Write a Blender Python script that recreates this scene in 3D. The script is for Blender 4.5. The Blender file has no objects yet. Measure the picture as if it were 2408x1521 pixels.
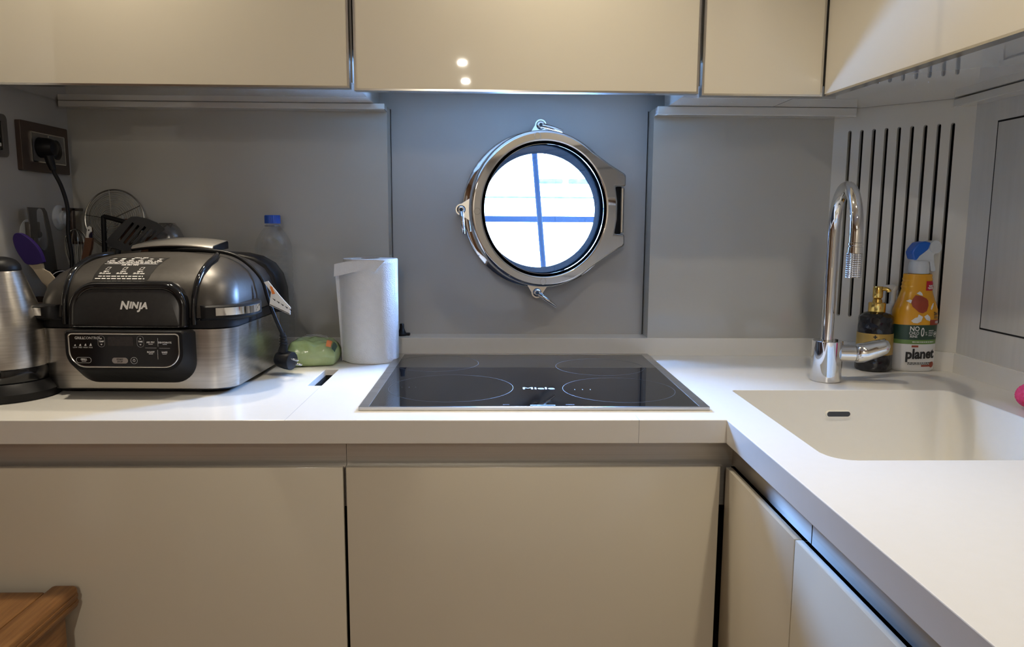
import bpy, bmesh, math, random
from mathutils import Vector, Matrix

# ------------------------------------------------------------------ camera, world, lights, exposure
# worktop surface is z = 0, the floor z = -0.9, x runs along the back wall, y away from the viewer
scene = bpy.context.scene
COL = scene.collection
PI = math.pi
cd = bpy.data.cameras.new('camera'); cam = bpy.data.objects.new('camera', cd); COL.objects.link(cam)
cd.sensor_fit = 'HORIZONTAL'; cd.sensor_width = 36.0; cd.lens = 36.0 * 1753.0 / 2408.0
cd.clip_start = 0.02
cp, cyaw, cr = 0.1336, 0.0244, 0.0057
fw = Vector((math.sin(cyaw) * math.cos(cp), math.cos(cyaw) * math.cos(cp), -math.sin(cp)))
rt = Vector((math.cos(cyaw), -math.sin(cyaw), 0)); up = rt.cross(fw)
rt2 = rt * math.cos(cr) + up * math.sin(cr); up2 = -rt * math.sin(cr) + up * math.cos(cr)
M = Matrix((rt2, up2, -fw)).transposed().to_4x4(); M.translation = Vector((-0.0674, -1.1828, 0.3025))
cam.matrix_world = M
scene.camera = cam
scene.view_settings.view_transform = 'Standard'; scene.view_settings.look = 'None'
scene.view_settings.gamma = 1.0; scene.view_settings.use_curve_mapping = False
scene.view_settings.exposure = 0.0
scene.cycles.max_bounces = 10; scene.cycles.diffuse_bounces = 5; scene.cycles.glossy_bounces = 5
scene.cycles.transparent_max_bounces = 12
scene.cycles.sample_clamp_indirect = 4.0
scene.cycles.use_denoising = True
scene.cycles.caustics_reflective = False; scene.cycles.caustics_refractive = False

w = bpy.data.worlds.new('daylight'); scene.world = w; w.use_nodes = True
bg = w.node_tree.nodes['Background']; bg.inputs[0].default_value = (0.27, 0.50, 1.0, 1); bg.inputs[1].default_value = 250.0

WARM = (1.0, 0.88, 0.70)
def lamp(name, kind, loc, power, color=WARM, size=0.07, rot=(0, 0, 0), **kw):
    ld = bpy.data.lights.new(name, kind); ld.energy = power; ld.color = color
    if kind == 'AREA':
        ld.shape = 'DISK'; ld.size = size
        if 'spread' in kw: ld.spread = kw['spread']
    else:
        ld.shadow_soft_size = size
    if kind == 'SPOT':
        ld.spot_size = kw.get('cone', 1.6); ld.spot_blend = kw.get('blend', .4)
    o = bpy.data.objects.new(name, ld); COL.objects.link(o); o.location = loc; o.rotation_euler = rot
    return o
CEIL = 1.15
for x, y, p, sp in ((-.72, .11, 2.4, 115), (.03, .07, 2.6, 115), (.40, -.35, 2.4, 115), (.40, -1.0, 1.3, 115), (-.2377, -2.443, 11.5, 180), (-.2393, -2.958, 11.5, 180)):
    lamp('ceiling_spot', 'AREA', (x, y, CEIL - .012), p, WARM if y > -2 else (1., .91, .78), .036, spread=math.radians(sp))
lamp('cabinet_spot', 'SPOT', (-.62, .31, .553), 5.5, (1.0, .86, .66), .012, (math.radians(-22), 0, 0), cone=1.35, blend=.5)
pl = bpy.data.lights.new('porthole_portal', 'AREA'); pl.shape = 'DISK'; pl.size = .34
pl.cycles.is_portal = True
po = bpy.data.objects.new('porthole_portal', pl); COL.objects.link(po); po.location = (.04, .70, .333); po.rotation_euler = (-PI / 2, 0, 0)

# ------------------------------------------------------------------ materials
MATS = {}
def mat(name, color, rough=.5, metal=0., noise=None, bump=None, coat=0., spec=None, sub=None, trans=None, aniso=None):
    """noise = (scale, second colour, stretch xyz); bump = (scale, strength, stretch)"""
    m = bpy.data.materials.new(name); m.use_nodes = True; nt = m.node_tree
    b = nt.nodes['Principled BSDF']
    b.inputs['Base Color'].default_value = (*color, 1); b.inputs['Roughness'].default_value = rough
    b.inputs['Metallic'].default_value = metal
    if coat: b.inputs['Coat Weight'].default_value = coat; b.inputs['Coat Roughness'].default_value = .03
    if spec is not None: b.inputs['Specular IOR Level'].default_value = spec
    if sub: b.inputs['Subsurface Weight'].default_value = sub; b.inputs['Subsurface Radius'].default_value = (.01, .008, .006)
    if aniso:
        b.inputs['Anisotropic'].default_value = aniso[0]
        cv = nt.nodes.new('ShaderNodeCombineXYZ')
        for k in range(3): cv.inputs[k].default_value = aniso[1][k]
        nt.links.new(cv.outputs[0], b.inputs['Tangent'])
    if trans is not None: b.inputs['Transmission Weight'].default_value = trans
    def coords(stretch):
        tc = nt.nodes.new('ShaderNodeTexCoord'); mp = nt.nodes.new('ShaderNodeMapping')
        mp.inputs['Scale'].default_value = stretch
        nt.links.new(tc.outputs['Object'], mp.inputs['Vector']); return mp.outputs['Vector']
    if noise:
        n = nt.nodes.new('ShaderNodeTexNoise'); n.inputs['Scale'].default_value = noise[0]; n.inputs['Detail'].default_value = 5
        nt.links.new(coords(noise[2] if len(noise) > 2 else (1, 1, 1)), n.inputs['Vector'])
        r = nt.nodes.new('ShaderNodeValToRGB')
        r.color_ramp.elements[0].position = .3; r.color_ramp.elements[1].position = .7
        r.color_ramp.elements[0].color = (*color, 1); r.color_ramp.elements[1].color = (*noise[1], 1)
        nt.links.new(n.outputs['Fac'], r.inputs['Fac']); nt.links.new(r.outputs['Color'], b.inputs['Base Color'])
    if bump:
        n = nt.nodes.new('ShaderNodeTexVoronoi' if len(bump) > 3 else 'ShaderNodeTexNoise'); n.inputs['Scale'].default_value = bump[0]
        nt.links.new(coords(bump[2] if len(bump) > 2 else (1, 1, 1)), n.inputs['Vector'])
        bp = nt.nodes.new('ShaderNodeBump'); bp.inputs['Strength'].default_value = bump[1]; bp.inputs['Distance'].default_value = .002
        nt.links.new(n.outputs[0], bp.inputs['Height']); nt.links.new(bp.outputs['Normal'], b.inputs['Normal'])
    MATS[name] = m; return m
def clear(name, tint, refl_rough=.02, base=.06, edge=.6):
    m = bpy.data.materials.new(name); m.use_nodes = True; nt = m.node_tree; nt.nodes.clear()
    out = nt.nodes.new('ShaderNodeOutputMaterial'); mx = nt.nodes.new('ShaderNodeMixShader')
    t = nt.nodes.new('ShaderNodeBsdfTransparent'); t.inputs[0].default_value = (*tint, 1)
    g = nt.nodes.new('ShaderNodeBsdfGlossy'); g.inputs['Roughness'].default_value = refl_rough
    lw = nt.nodes.new('ShaderNodeLayerWeight'); lw.inputs[0].default_value = .35
    mr = nt.nodes.new('ShaderNodeMapRange'); mr.inputs['To Min'].default_value = base; mr.inputs['To Max'].default_value = edge
    nt.links.new(lw.outputs['Facing'], mr.inputs['Value']); nt.links.new(mr.outputs['Result'], mx.inputs[0])
    nt.links.new(t.outputs[0], mx.inputs[1]); nt.links.new(g.outputs[0], mx.inputs[2]); nt.links.new(mx.outputs[0], out.inputs[0])
    MATS[name] = m; return m

WHITE = mat('white_solid_surface', (.77, .755, .71), .22, noise=(60, (.76, .745, .695)))
SINKM = mat('cream_solid_surface', (.80, .77, .69), .3, noise=(60, (.79, .76, .68)))
CREAM = mat('cream_lacquered_glass', (.66, .61, .50), .02, noise=(3, (.64, .595, .48)), coat=.4)
CREAML = mat('cream_gloss_lacquer', (.66, .61, .50), .14, noise=(3, (.64, .595, .485)))
EDGE = mat('door_edge_lacquer', (.74, .70, .60), .25)
CARC = mat('white_carcass', (.66, .65, .61), .015, noise=(5, (.65, .64, .60)), spec=1., coat=1.)
PANEL = mat('glossy_greige_panel', (.475, .464, .422), .06, noise=(4, (.465, .454, .412)))
NICHE = mat('satin_grey_panel', (.45, .44, .42), .35, noise=(5, (.435, .425, .405)))
DIAG = mat('white_satin_panel', (.69, .67, .605), .2, noise=(5, (.675, .655, .59)))
HATCHM = mat('grained_grey_laminate', (.64, .63, .60), .4, noise=(90, (.60, .59, .56), (1, 1, .05)), bump=(150, .08, (1, 1, .04)))
WALLM = mat('painted_wall', (.56, .54, .50), .5, noise=(6, (.54, .52, .48)))
CEILM = mat('cream_ceiling', (.80, .78, .73), .45, noise=(6, (.69, .65, .57)))
FLOORM = mat('teak_floor', (.22, .11, .05), .3, noise=(5, (.13, .06, .025), (1, 14, 1)))
TEAKW = mat('teak_wall', (.26, .13, .06), .35, noise=(4, (.16, .075, .03), (1, 1, .1)))
STEEL = mat('brushed_steel', (.56, .54, .51), .28, 1., noise=(40, (.44, .42, .39), (.04, 1, 8)), bump=(300, .05, (.02, 1, 1)))
CHANY = mat('brushed_aluminium_cross_run', (.50, .47, .43), .38, 1., noise=(60, (.44, .41, .37), (.03, .03, 4)), aniso=(.95, (0, 0, 1)))
CHAN = mat('brushed_aluminium', (.62, .60, .56), .4, .85, noise=(60, (.54, .52, .48), (.03, .03, 4)))
CHROME = mat('polished_chrome', (.78, .78, .78), .05, 1., noise=(3, (.74, .74, .74)))
SATIN = mat('satin_chrome', (.62, .61, .59), .22, 1., noise=(20, (.55, .54, .52)))
SATINL = mat('satin_steel_plate', (.72, .70, .66), .33, .9, noise=(60, (.66, .64, .60), (.1, 1, 1)))
ALU = mat('aluminium_edge', (.62, .60, .56), .2, 1., noise=(30, (.58, .56, .52)))
BLACK = mat('black_plastic', (.009, .009, .010), .42, noise=(40, (.010, .010, .011)), spec=.2)
BLACKG = mat('gloss_black_plastic', (.006, .006, .007), .08, noise=(30, (.008, .008, .009)))
STICK = mat('black_sticker_film', (.010, .0095, .009), .55, noise=(40, (.013, .012, .011)), spec=.25)
DARK = mat('dark_void', (.004, .004, .004), .8, noise=(30, (.006, .006, .006)))
RUB = mat('dark_rubber_seal', (.02, .024, .03), .35, noise=(250, (.05, .055, .065)))
LIDM = mat('charcoal_metallic_paint', (.062, .057, .051), .40, .5, noise=(140, (.074, .068, .061)))
LIDP = mat('dark_grey_satin_plate', (.028, .028, .029), .32, .2, noise=(120, (.034, .034, .035)))
HOBG = mat('black_ceramic_glass', (.005, .005, .006), .03, noise=(20, (.0065, .0065, .0075)), spec=.36)
RINGP = mat('dim_grey_print', (.085, .085, .088), .5, noise=(50, (.07, .07, .072)))
LOGOP = mat('mid_grey_print', (.13, .13, .133), .5, noise=(50, (.105, .105, .108)))
PRINT = mat('grey_print', (.32, .32, .33), .5, noise=(50, (.28, .28, .29)))
WPRINT = mat('white_print', (.80, .80, .78), .5, noise=(50, (.72, .72, .70)))
PAPER = mat('paper_towel', (.82, .82, .81), .9, noise=(70, (.78, .78, .77)), bump=(420, .5, (1, 1, 1)))
CARD = mat('cardboard_tube', (.30, .22, .14), .8, noise=(40, (.26, .19, .12)))
GREEN = mat('green_plastic_film', (.27, .37, .14), .18, noise=(14, (.42, .52, .28)), bump=(55, .9, (1, 1, 1)))
BLUECAP = mat('blue_cap', (.02, .10, .55), .35, noise=(40, (.02, .09, .48)))
BLUET = mat('blue_trigger', (.01, .12, .55), .3, noise=(40, (.01, .10, .46)))
GOLD = mat('polished_gold', (.80, .55, .16), .16, 1., noise=(20, (.72, .48, .13)))
GOLDL = mat('gold_label', (.45, .29, .07), .42, .3, noise=(50, (.38, .24, .055)))
SOAPB = mat('black_faceted_glass', (.008, .008, .010), .12, noise=(30, (.012, .012, .014)), bump=(70, .9, (1, 1, 1), 'v'))
WPLAS = mat('white_plastic', (.74, .74, .73), .35, noise=(20, (.71, .71, .70)))
FROST = mat('frosted_white_plastic', (.62, .66, .70), .3, noise=(30, (.56, .60, .64)), sub=.2)
ORANGE = mat('orange_bottle', (.75, .36, .02), .22, noise=(15, (.70, .32, .015)))
DGREEN = mat('dark_green_band', (.02, .055, .035), .4, noise=(20, (.024, .062, .04)))
LGREEN = mat('light_green_band', (.14, .25, .06), .4, noise=(20, (.16, .28, .07)))
SHELLR = mat('red_brown_print', (.30, .045, .02), .45, noise=(60, (.34, .06, .028)))
RED = mat('red_tag', (.52, .01, .03), .4, noise=(40, (.46, .01, .03)))
ORPR = mat('orange_print', (.72, .20, .03), .5, noise=(40, (.65, .17, .03)))
BLPR = mat('black_print', (.012, .012, .012), .5, noise=(40, (.016, .016, .016)))
PINK = mat('pink_mesh', (.80, .05, .16), .6, noise=(60, (.68, .03, .11)), bump=(160, 1., (1, 1, 1), 'v'))
PURPLE = mat('purple_silicone', (.018, .006, .085), .5, noise=(30, (.022, .008, .095)), spec=.3)
BEIGE = mat('beige_plastic', (.42, .36, .27), .45, noise=(30, (.38, .32, .24)))
BROWNP = mat('brown_plate', (.055, .035, .026), .35, .2, noise=(40, (.065, .042, .032)))
GREYP = mat('grey_plastic', (.095, .086, .075), .4, noise=(30, (.08, .073, .064)))
DGREY = mat('dark_grey_nylon', (.03, .032, .034), .4, noise=(30, (.036, .038, .04)))
WOODS = mat('dark_utensil_wood', (.15, .06, .028), .5, noise=(20, (.10, .04, .018), (1, 1, .1)))
WIRE = mat('steel_wire', (.40, .39, .36), .25, 1., noise=(20, (.34, .33, .31)))
OAK = mat('warm_brown_wood', (.285, .138, .044), .45, noise=(9, (.165, .068, .019), (16, 1.0, 16)), bump=(30, .35, (14, 1, 14)))
OAKE = mat('warm_brown_edge_wood', (.17, .07, .02), .42, noise=(9, (.10, .036, .010), (16, .8, 16)), bump=(30, .5, (14, .8, 14)))
HULL = mat('white_boat_hull', (.85, .87, .88), .5, noise=(2, (.82, .84, .86)))
STRIPE = mat('blue_grey_paint', (.0010, .0019, .0036), .9, noise=(12, (.0014, .0024, .0042)), spec=.01)
PALE = mat('pale_grey_paint', (.008, .008, .009), .9, noise=(25, (.022, .022, .022)), spec=.01)
def matte(name, c):
    m = bpy.data.materials.new(name); m.use_nodes = True; nt = m.node_tree; nt.nodes.clear()
    out = nt.nodes.new('ShaderNodeOutputMaterial'); d = nt.nodes.new('ShaderNodeBsdfDiffuse')
    n = nt.nodes.new('ShaderNodeTexNoise'); n.inputs['Scale'].default_value = 250
    r = nt.nodes.new('ShaderNodeValToRGB'); r.color_ramp.elements[0].position = .45; r.color_ramp.elements[1].position = .8
    r.color_ramp.elements[0].color = (*c, 1); r.color_ramp.elements[1].color = (*[v * 3 for v in c], 1)
    nt.links.new(n.outputs[0], r.inputs[0]); nt.links.new(r.outputs[0], d.inputs[0]); nt.links.new(d.outputs[0], out.inputs[0]); return m
SLEEVE = matte('dark_sleeve_paint', (.0003, .0004, .0005))
BOTTLE = clear('clear_bottle_plastic', (.97, .975, .98), .03, .025, .22)
BOTTLER = clear('clear_lid_plastic', (.8, .8, .82), .25, .15, .5)
GLASS = clear('porthole_glass', (.95, .98, 1.0), .01, .04, .3)
nt = GLASS.node_tree; hz = nt.nodes.new('ShaderNodeBsdfTranslucent'); hz.inputs[0].default_value = (.9, .95, 1, 1)   # salt film on the pane
hn = nt.nodes.new('ShaderNodeTexNoise'); hn.inputs['Scale'].default_value = 160; hm = nt.nodes.new('ShaderNodeMapRange')
hm.inputs['From Min'].default_value = .35; hm.inputs['From Max'].default_value = .75; hm.inputs['To Min'].default_value = .0005; hm.inputs['To Max'].default_value = .004
h2 = nt.nodes.new('ShaderNodeMixShader'); outn = [n for n in nt.nodes if n.type == 'OUTPUT_MATERIAL'][0]; src = outn.inputs[0].links[0].from_socket
nt.links.new(hn.outputs[0], hm.inputs[0]); nt.links.new(hm.outputs[0], h2.inputs[0]); nt.links.new(src, h2.inputs[1]); nt.links.new(hz.outputs[0], h2.inputs[2]); nt.links.new(h2.outputs[0], outn.inputs[0])
GREENHOLE = mat('flame_print', (.85, .62, .55), .5, noise=(40, (.8, .5, .4)))
DISPM = mat('display_window', (.030, .026, .026), .12, noise=(300, (.022, .018, .018)))
OUTDK = mat('grey_metal_insert', (.20, .19, .175), .4, .6, noise=(30, (.17, .16, .15)))

# ------------------------------------------------------------------ mesh helpers
ROOT = {}
def empty(name, loc, label, cat, rz=0., group=None, kind=None):
    o = bpy.data.objects.new(name, None); COL.objects.link(o); o.location = loc; o.rotation_euler = (0, 0, rz)
    o.empty_display_size = .02
    if kind: o['kind'] = kind
    if label: o['label'] = label
    if cat: o['category'] = cat
    if group: o['group'] = group
    ROOT[o.name] = Vector(loc); return o
def part(name, bm, mats, parent=None, label=None, smooth=38, loc=None, kind=None, weld=True):
    """links bm (built in world coordinates) as ONE mesh object, child of parent if given"""
    if weld: bmesh.ops.remove_doubles(bm, verts=bm.verts, dist=1e-6)
    bmesh.ops.recalc_face_normals(bm, faces=bm.faces)
    L = ROOT[parent.name] if parent else Vector(loc or (0, 0, 0))
    for v in bm.verts: v.co -= L
    me = bpy.data.meshes.new(name); bm.to_mesh(me); bm.free()
    for m in (mats if isinstance(mats, (list, tuple)) else [mats]): me.materials.append(m)
    if smooth:
        for p in me.polygons: p.use_smooth = True
        me.set_sharp_from_angle(angle=math.radians(smooth))
    o = bpy.data.objects.new(name, me); COL.objects.link(o)
    if parent: o.parent = parent; ROOT[o.name] = L
    else: o.location = L; ROOT[o.name] = L
    if label: o['label'] = label
    if kind: o['kind'] = kind
    return o
def thing(name, bm, mats, label, cat, loc, group=None, smooth=38):
    o = part(name, bm, mats, None, label, smooth, loc); o['category'] = cat
    if group: o['group'] = group
    return o
def struct(name, bm, mats, smooth=0):
    o = part(name, bm, mats, None, None, smooth); o['kind'] = 'structure'; return o
def NB(): return bmesh.new()
def box(bm, x0, x1, y0, y1, z0, z1, bev=0., seg=2, mi=0):
    t = bmesh.new(); bmesh.ops.create_cube(t, size=1.)
    for v in t.verts: v.co = Vector(((x0 + x1) / 2 + v.co.x * (x1 - x0), (y0 + y1) / 2 + v.co.y * (y1 - y0), (z0 + z1) / 2 + v.co.z * (z1 - z0)))
    if bev: bmesh.ops.bevel(t, geom=list(t.edges), offset=bev, segments=seg, affect='EDGES', profile=.5)
    return merge(bm, t, mi)
def merge(bm, t, mi=None, mtx=None):
    vm = {}
    for v in t.verts: vm[v] = bm.verts.new(mtx @ v.co if mtx else v.co)
    for f in t.faces:
        try: nf = bm.faces.new([vm[v] for v in f.verts])
        except ValueError: continue
        nf.material_index = f.material_index if mi is None else mi
    t.free(); return bm
def loft(bm, rings, caps=(True, True), closed=True, mi=0):
    R = [[bm.verts.new(p) for p in r] for r in rings]; n = len(R[0])
    for a, b in zip(R, R[1:]):
        for i in range(n if closed else n - 1):
            j = (i + 1) % n
            try: bm.faces.new((a[i], a[j], b[j], b[i])).material_index = mi
            except ValueError: pass
    if caps[0]: bm.faces.new(R[0][::-1]).material_index = mi
    if caps[1]: bm.faces.new(R[-1]).material_index = mi
    return bm
def tube(bm, pts, r, n=10, closed=False, mi=0, caps=True):
    P = [Vector(p) for p in pts]; m = len(P); rr = r if isinstance(r, (list, tuple)) else [r] * m
    T = []
    for i in range(m):
        a = P[(i - 1) % m] if (closed or i > 0) else P[i]; b = P[(i + 1) % m] if (closed or i < m - 1) else P[i]
        T.append((b - a).normalized())
    ref = Vector((0, 0, 1)) if abs(T[0].z) < .9 else Vector((1, 0, 0))
    N = T[0].cross(ref).normalized(); rings = []
    for i in range(m):
        N = (N - T[i] * N.dot(T[i])); N = N.normalized() if N.length > 1e-9 else T[i].orthogonal().normalized()
        B = T[i].cross(N)
        rings.append([P[i] + (N * math.cos(2 * PI * k / n) + B * math.sin(2 * PI * k / n)) * rr[i] for k in range(n)])
    if closed: rings.append(rings[0]); return loft(bm, rings, (False, False), True, mi)
    return loft(bm, rings, (caps, caps), True, mi)
def lathe(bm, prof, n=40, at=(0, 0, 0), axis=None, mi=0, caps=True, sx=1., sy=1.):
    """prof = (radius, height) list; axis = direction of the height"""
    A = Vector(axis or (0, 0, 1)).normalized(); q = Vector((0, 0, 1)).rotation_difference(A); O = Vector(at)
    rings = [[O + q @ Vector((max(r, 1e-5) * sx * math.cos(2 * PI * k / n), max(r, 1e-5) * sy * math.sin(2 * PI * k / n), h)) for k in range(n)] for r, h in prof]
    return loft(bm, rings, (caps, caps), True, mi)
def prism(bm, outline, z0, z1, mi=0):
    return loft(bm, [[Vector((x, y, z0)) for x, y in outline], [Vector((x, y, z1)) for x, y in outline]], mi=mi)
def prism_y(bm, outline, y0, y1, mi=0):
    return loft(bm, [[Vector((x, y0, z)) for x, z in outline], [Vector((x, y1, z)) for x, z in outline]], mi=mi)
def rrect(x0, x1, y0, y1, r, n=6):
    rs = r if isinstance(r, (list, tuple)) else [r] * 4   # corners: (x1,y1) (x0,y1) (x0,y0) (x1,y0)
    o = []
    for k, (cx, cy, a0) in enumerate([(x1 - rs[0], y1 - rs[0], 0), (x0 + rs[1], y1 - rs[1], 90), (x0 + rs[2], y0 + rs[2], 180), (x1 - rs[3], y0 + rs[3], 270)]):
        for i in range(n + 1):
            a = math.radians(a0 + 90 * i / n); o.append((cx + rs[k] * math.cos(a), cy + rs[k] * math.sin(a)))
    return o
def spline(pts, per=6, closed=False):
    P = [Vector(p) for p in pts]; n = len(P); out = []
    for i in range(n if closed else n - 1):
        g = (lambda k: P[k % n]) if closed else (lambda k: P[max(0, min(n - 1, k))])
        p0, p1, p2, p3 = g(i - 1), g(i), g(i + 1), g(i + 2)
        for k in range(per):
            t = k / per
            out.append(.5 * ((2 * p1) + (p2 - p0) * t + (2 * p0 - 5 * p1 + 4 * p2 - p3) * t * t + (3 * p1 - p0 - 3 * p2 + p3) * t ** 3))
    if not closed: out.append(P[-1])
    return out
def plate(bm, outer, holes, t0, t1, place, mi=0):
    """flat plate with holes: 2-D loops, thickness t0..t1, place(u, v, t) -> point"""
    t = bmesh.new(); edges = []
    for loop in [outer] + holes:
        vs = [t.verts.new((u, v, 0)) for u, v in loop]
        edges += [t.edges.new((vs[i], vs[(i + 1) % len(vs)])) for i in range(len(vs))]
    bmesh.ops.triangle_fill(t, edges=edges, use_beauty=True, use_dissolve=False)
    fr = list(t.faces); vm0 = {}; vm1 = {}
    for v in t.verts: vm0[v] = bm.verts.new(place(v.co.x, v.co.y, t0)); vm1[v] = bm.verts.new(place(v.co.x, v.co.y, t1))
    for f in fr:
        bm.faces.new([vm0[v] for v in f.verts]).material_index = mi
        bm.faces.new([vm1[v] for v in reversed(f.verts)]).material_index = mi
    for e in t.edges:
        if len(e.link_faces) == 1:
            a, b = e.verts; bm.faces.new((vm0[a], vm0[b], vm1[b], vm1[a])).material_index = mi
    t.free(); return bm
def circle(cx, cy, r, n=64): return [(cx + r * math.cos(2 * PI * k / n), cy + r * math.sin(2 * PI * k / n)) for k in range(n)]
def text(bm, s, size, place, mi=0, bold=0., shear=0., align='CENTER', res=3, sub=0., sx=1.):
    """lettering as thin filled faces; place(u, v) -> point on the surface"""
    cu = bpy.data.curves.new('lettering', 'FONT'); cu.body = s; cu.size = size; cu.align_x = align; cu.align_y = 'CENTER'
    cu.offset = bold; cu.shear = shear; cu.resolution_u = res; cu.fill_mode = 'FRONT'
    ob = bpy.data.objects.new('lettering', cu)
    me = bpy.data.meshes.new_from_object(ob); t = bmesh.new(); t.from_mesh(me)
    bpy.data.objects.remove(ob); bpy.data.curves.remove(cu); bpy.data.meshes.remove(me)
    if sub:
        for _ in range(4):
            long = [e for e in t.edges if e.calc_length() > sub]
            if not long: break
            bmesh.ops.subdivide_edges(t, edges=long, cuts=1); bmesh.ops.triangulate(t, faces=t.faces)
    for v in t.verts: v.co = place(v.co.x * sx, v.co.y)
    return merge(bm, t, mi)
def small_print(bm, u0, u1, v, h, place, sub=0.):
    """a line of print too small to read: word-long strokes"""
    g = random.Random(int(abs(u0 * 7919 + v * 104729) * 1000)); u = u0; L = u1 - u0
    while u < u1 - .02 * L:
        w_ = min(L * g.uniform(.04, .12), u1 - u); flat(bm, rect(u, u + w_, v - h / 2, v + h / 2), place, 0, sub); u += w_ + L * .022
def flat(bm, pts, place, mi=0, sub=0.):
    t = bmesh.new(); f = t.faces.new([t.verts.new((u, v, 0)) for u, v in pts])
    bmesh.ops.triangulate(t, faces=[f])
    if sub:
        for _ in range(5):
            long = [e for e in t.edges if e.calc_length() > sub]
            if not long: break
            bmesh.ops.subdivide_edges(t, edges=long, cuts=1); bmesh.ops.triangulate(t, faces=t.faces)
    for v in t.verts: v.co = place(v.co.x, v.co.y)
    return merge(bm, t, mi)
def rect(u0, u1, v0, v1): return [(u0, v0), (u1, v0), (u1, v1), (u0, v1)]
def bevel_mod(o, wdt=.0012, seg=2, ang=40):
    m = o.modifiers.new('bevel', 'BEVEL'); m.width = wdt; m.segments = seg; m.limit_method = 'ANGLE'; m.angle_limit = math.radians(ang)
    return o

# ------------------------------------------------------------------ the room
YN, YP = .582, .522                 # niche wall, side panels
XW = .894                           # right wall
DX, DY = .697, .522                 # diagonal corner panel from here ...
EX, EY = .894, .325                 # ... to here
PCX, PCZ = .041, .333               # porthole centre
bm = NB(); box(bm, -2.0, 1.5, -3.5, .75, -.95, -.9); struct('floor', bm, FLOORM)
bm = NB(); box(bm, -2.0, 1.5, -3.5, .75, CEIL, CEIL + .05); struct('ceiling', bm, CEILM)
bm = NB(); box(bm, -2.0, 1.5, -3.55, -3.5, -.9, CEIL); struct('wall_front', bm, CEILM)
bm = NB(); box(bm, -1.95, -1.9, -3.5, .65, -.9, CEIL); struct('wall_far_left', bm, TEAKW)
bm = NB(); box(bm, -1.9, -1.86, -2.47, -1.81, -.9, .78, .004); struct('door_1', bm, WPLAS)
bm = NB(); box(bm, -1.055, -1.005, -.04, YN, -.9, CEIL); struct('wall_left', bm, NICHE)
bm = NB(); plate(bm, rect(-1.9, 1.4, -.9, CEIL), [circle(PCX, PCZ, .148)], YN, YN + .07, lambda u, v, t: Vector((u, t, v)))
struct('wall_back', bm, NICHE)
bm = NB(); box(bm, -1.005, -.306, YP, YN, .0404, .5575); struct('wall_back_left', bm, PANEL)
bm = NB(); box(bm, .289, DX + .05, YP, YN, .0404, .5575); struct('wall_back_right', bm, PANEL)
bm = NB(); box(bm, -.3058, -.3048, YN - .0015, YN, .0404, .56); struct('trim_8', bm, DARK)
bm = NB(); box(bm, .2874, .2887, YN - .0015, YN, .0404, .56); struct('trim_9', bm, DARK)
bm = NB(); box(bm, XW, XW + .06, -3.5, YN, -.9, CEIL); struct('wall_right', bm, HATCHM)
# diagonal corner panel with nine slots
q = math.sqrt(.5)
def dplace(u, v, t): return Vector((DX + u * q + t * q, DY - u * q + t * q, v))
slots = []
for k in range(9):
    u = .0355 + .0254 * k
    slots.append([(u + .0038 * math.cos(a), (.5075 if a <= PI + 1e-6 else .1005) + .0038 * math.sin(a)) for a in [i * PI / 6 for i in range(7)] + [PI + i * PI / 6 for i in range(7)][1:]])
    slots[-1] = [(u + .0038 * math.cos(i * PI / 6), .5065 + .0038 * math.sin(i * PI / 6)) for i in range(7)] + [(u - .0038 * math.cos(i * PI / 6), .1005 - .0038 * math.sin(i * PI / 6)) for i in range(7)]
dl = math.hypot(EX - DX, EY - DY)
bm = NB(); plate(bm, rect(-.002, dl + .002, .0404, .5575), slots, 0, .012, dplace)
struct('wall_corner', bm, DIAG)
bm = NB()
loft(bm, [[dplace(u, v, t) for u, v in rect(0, dl, .06, .55)] for t in (.030, .034)]); struct('wall_corner_backing', bm, DARK)

# light profiles along the top of the splash panels
bm = NB(); box(bm, -1.0, -.305, .48, YP, .5445, .5572, .0015); struct('trim_1', bm, CARC)
bm = NB(); box(bm, .288, .727, .48, YP, .5390, .5572, .0015); struct('trim_2', bm, CARC)
bm = NB(); box(bm, .862, XW, -.95, .351, .5400, .5560, .0015); struct('trim_3', bm, CARC)

# access panel in the right wall
root = empty('access_panel', (XW, .03, .3), 'large grey grained flush panel with shadow gap in the right wall', 'wall panel')
bm = NB(); box(bm, .8925, XW + .001, -.45, .2530, .1035, .4985, .0006); part('panel', bm, HATCHM, root)
bm = NB()
plate(bm, rect(-.4535, .2565, .1000, .5020), [rect(-.45, .2530, .1035, .4985)], XW - .0006, XW + .001, lambda u, v, t: Vector((t, u, v))); part('shadow_gap', bm, DARK, root)

# ------------------------------------------------------------------ porthole (window)
root = empty('window_1', (PCX, YN, PCZ), None, None, kind='structure')
def ypl(u, v, t): return Vector((PCX + u, t, PCZ + v))
bm = NB(); lathe(bm, [(.150, 0), (.181, 0), (.183, .004), (.181, .010), (.176, .013), (.150, .013)], 96, (PCX, YN, PCZ), (0, -1, 0), caps=False); part('wall_flange', bm, CHROME, root)
HX, HY, TH = .222, .562, math.radians(18)          # hinge axis; the ring stands ajar, its left side towards the room
RCX = .030
def rp(u, v, t):
    a, b = u + RCX - HX, t - HY
    return Vector((HX + a * math.cos(TH) - b * math.sin(TH), HY + a * math.sin(TH) + b * math.cos(TH), PCZ + v))
def rlathe(bm, prof, n=96):
    rings = [[rp(r * math.cos(2 * PI * k / n), r * math.sin(2 * PI * k / n), YN - h) for k in range(n)] for r, h in prof]
    return loft(bm, rings, (False, False))
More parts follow.
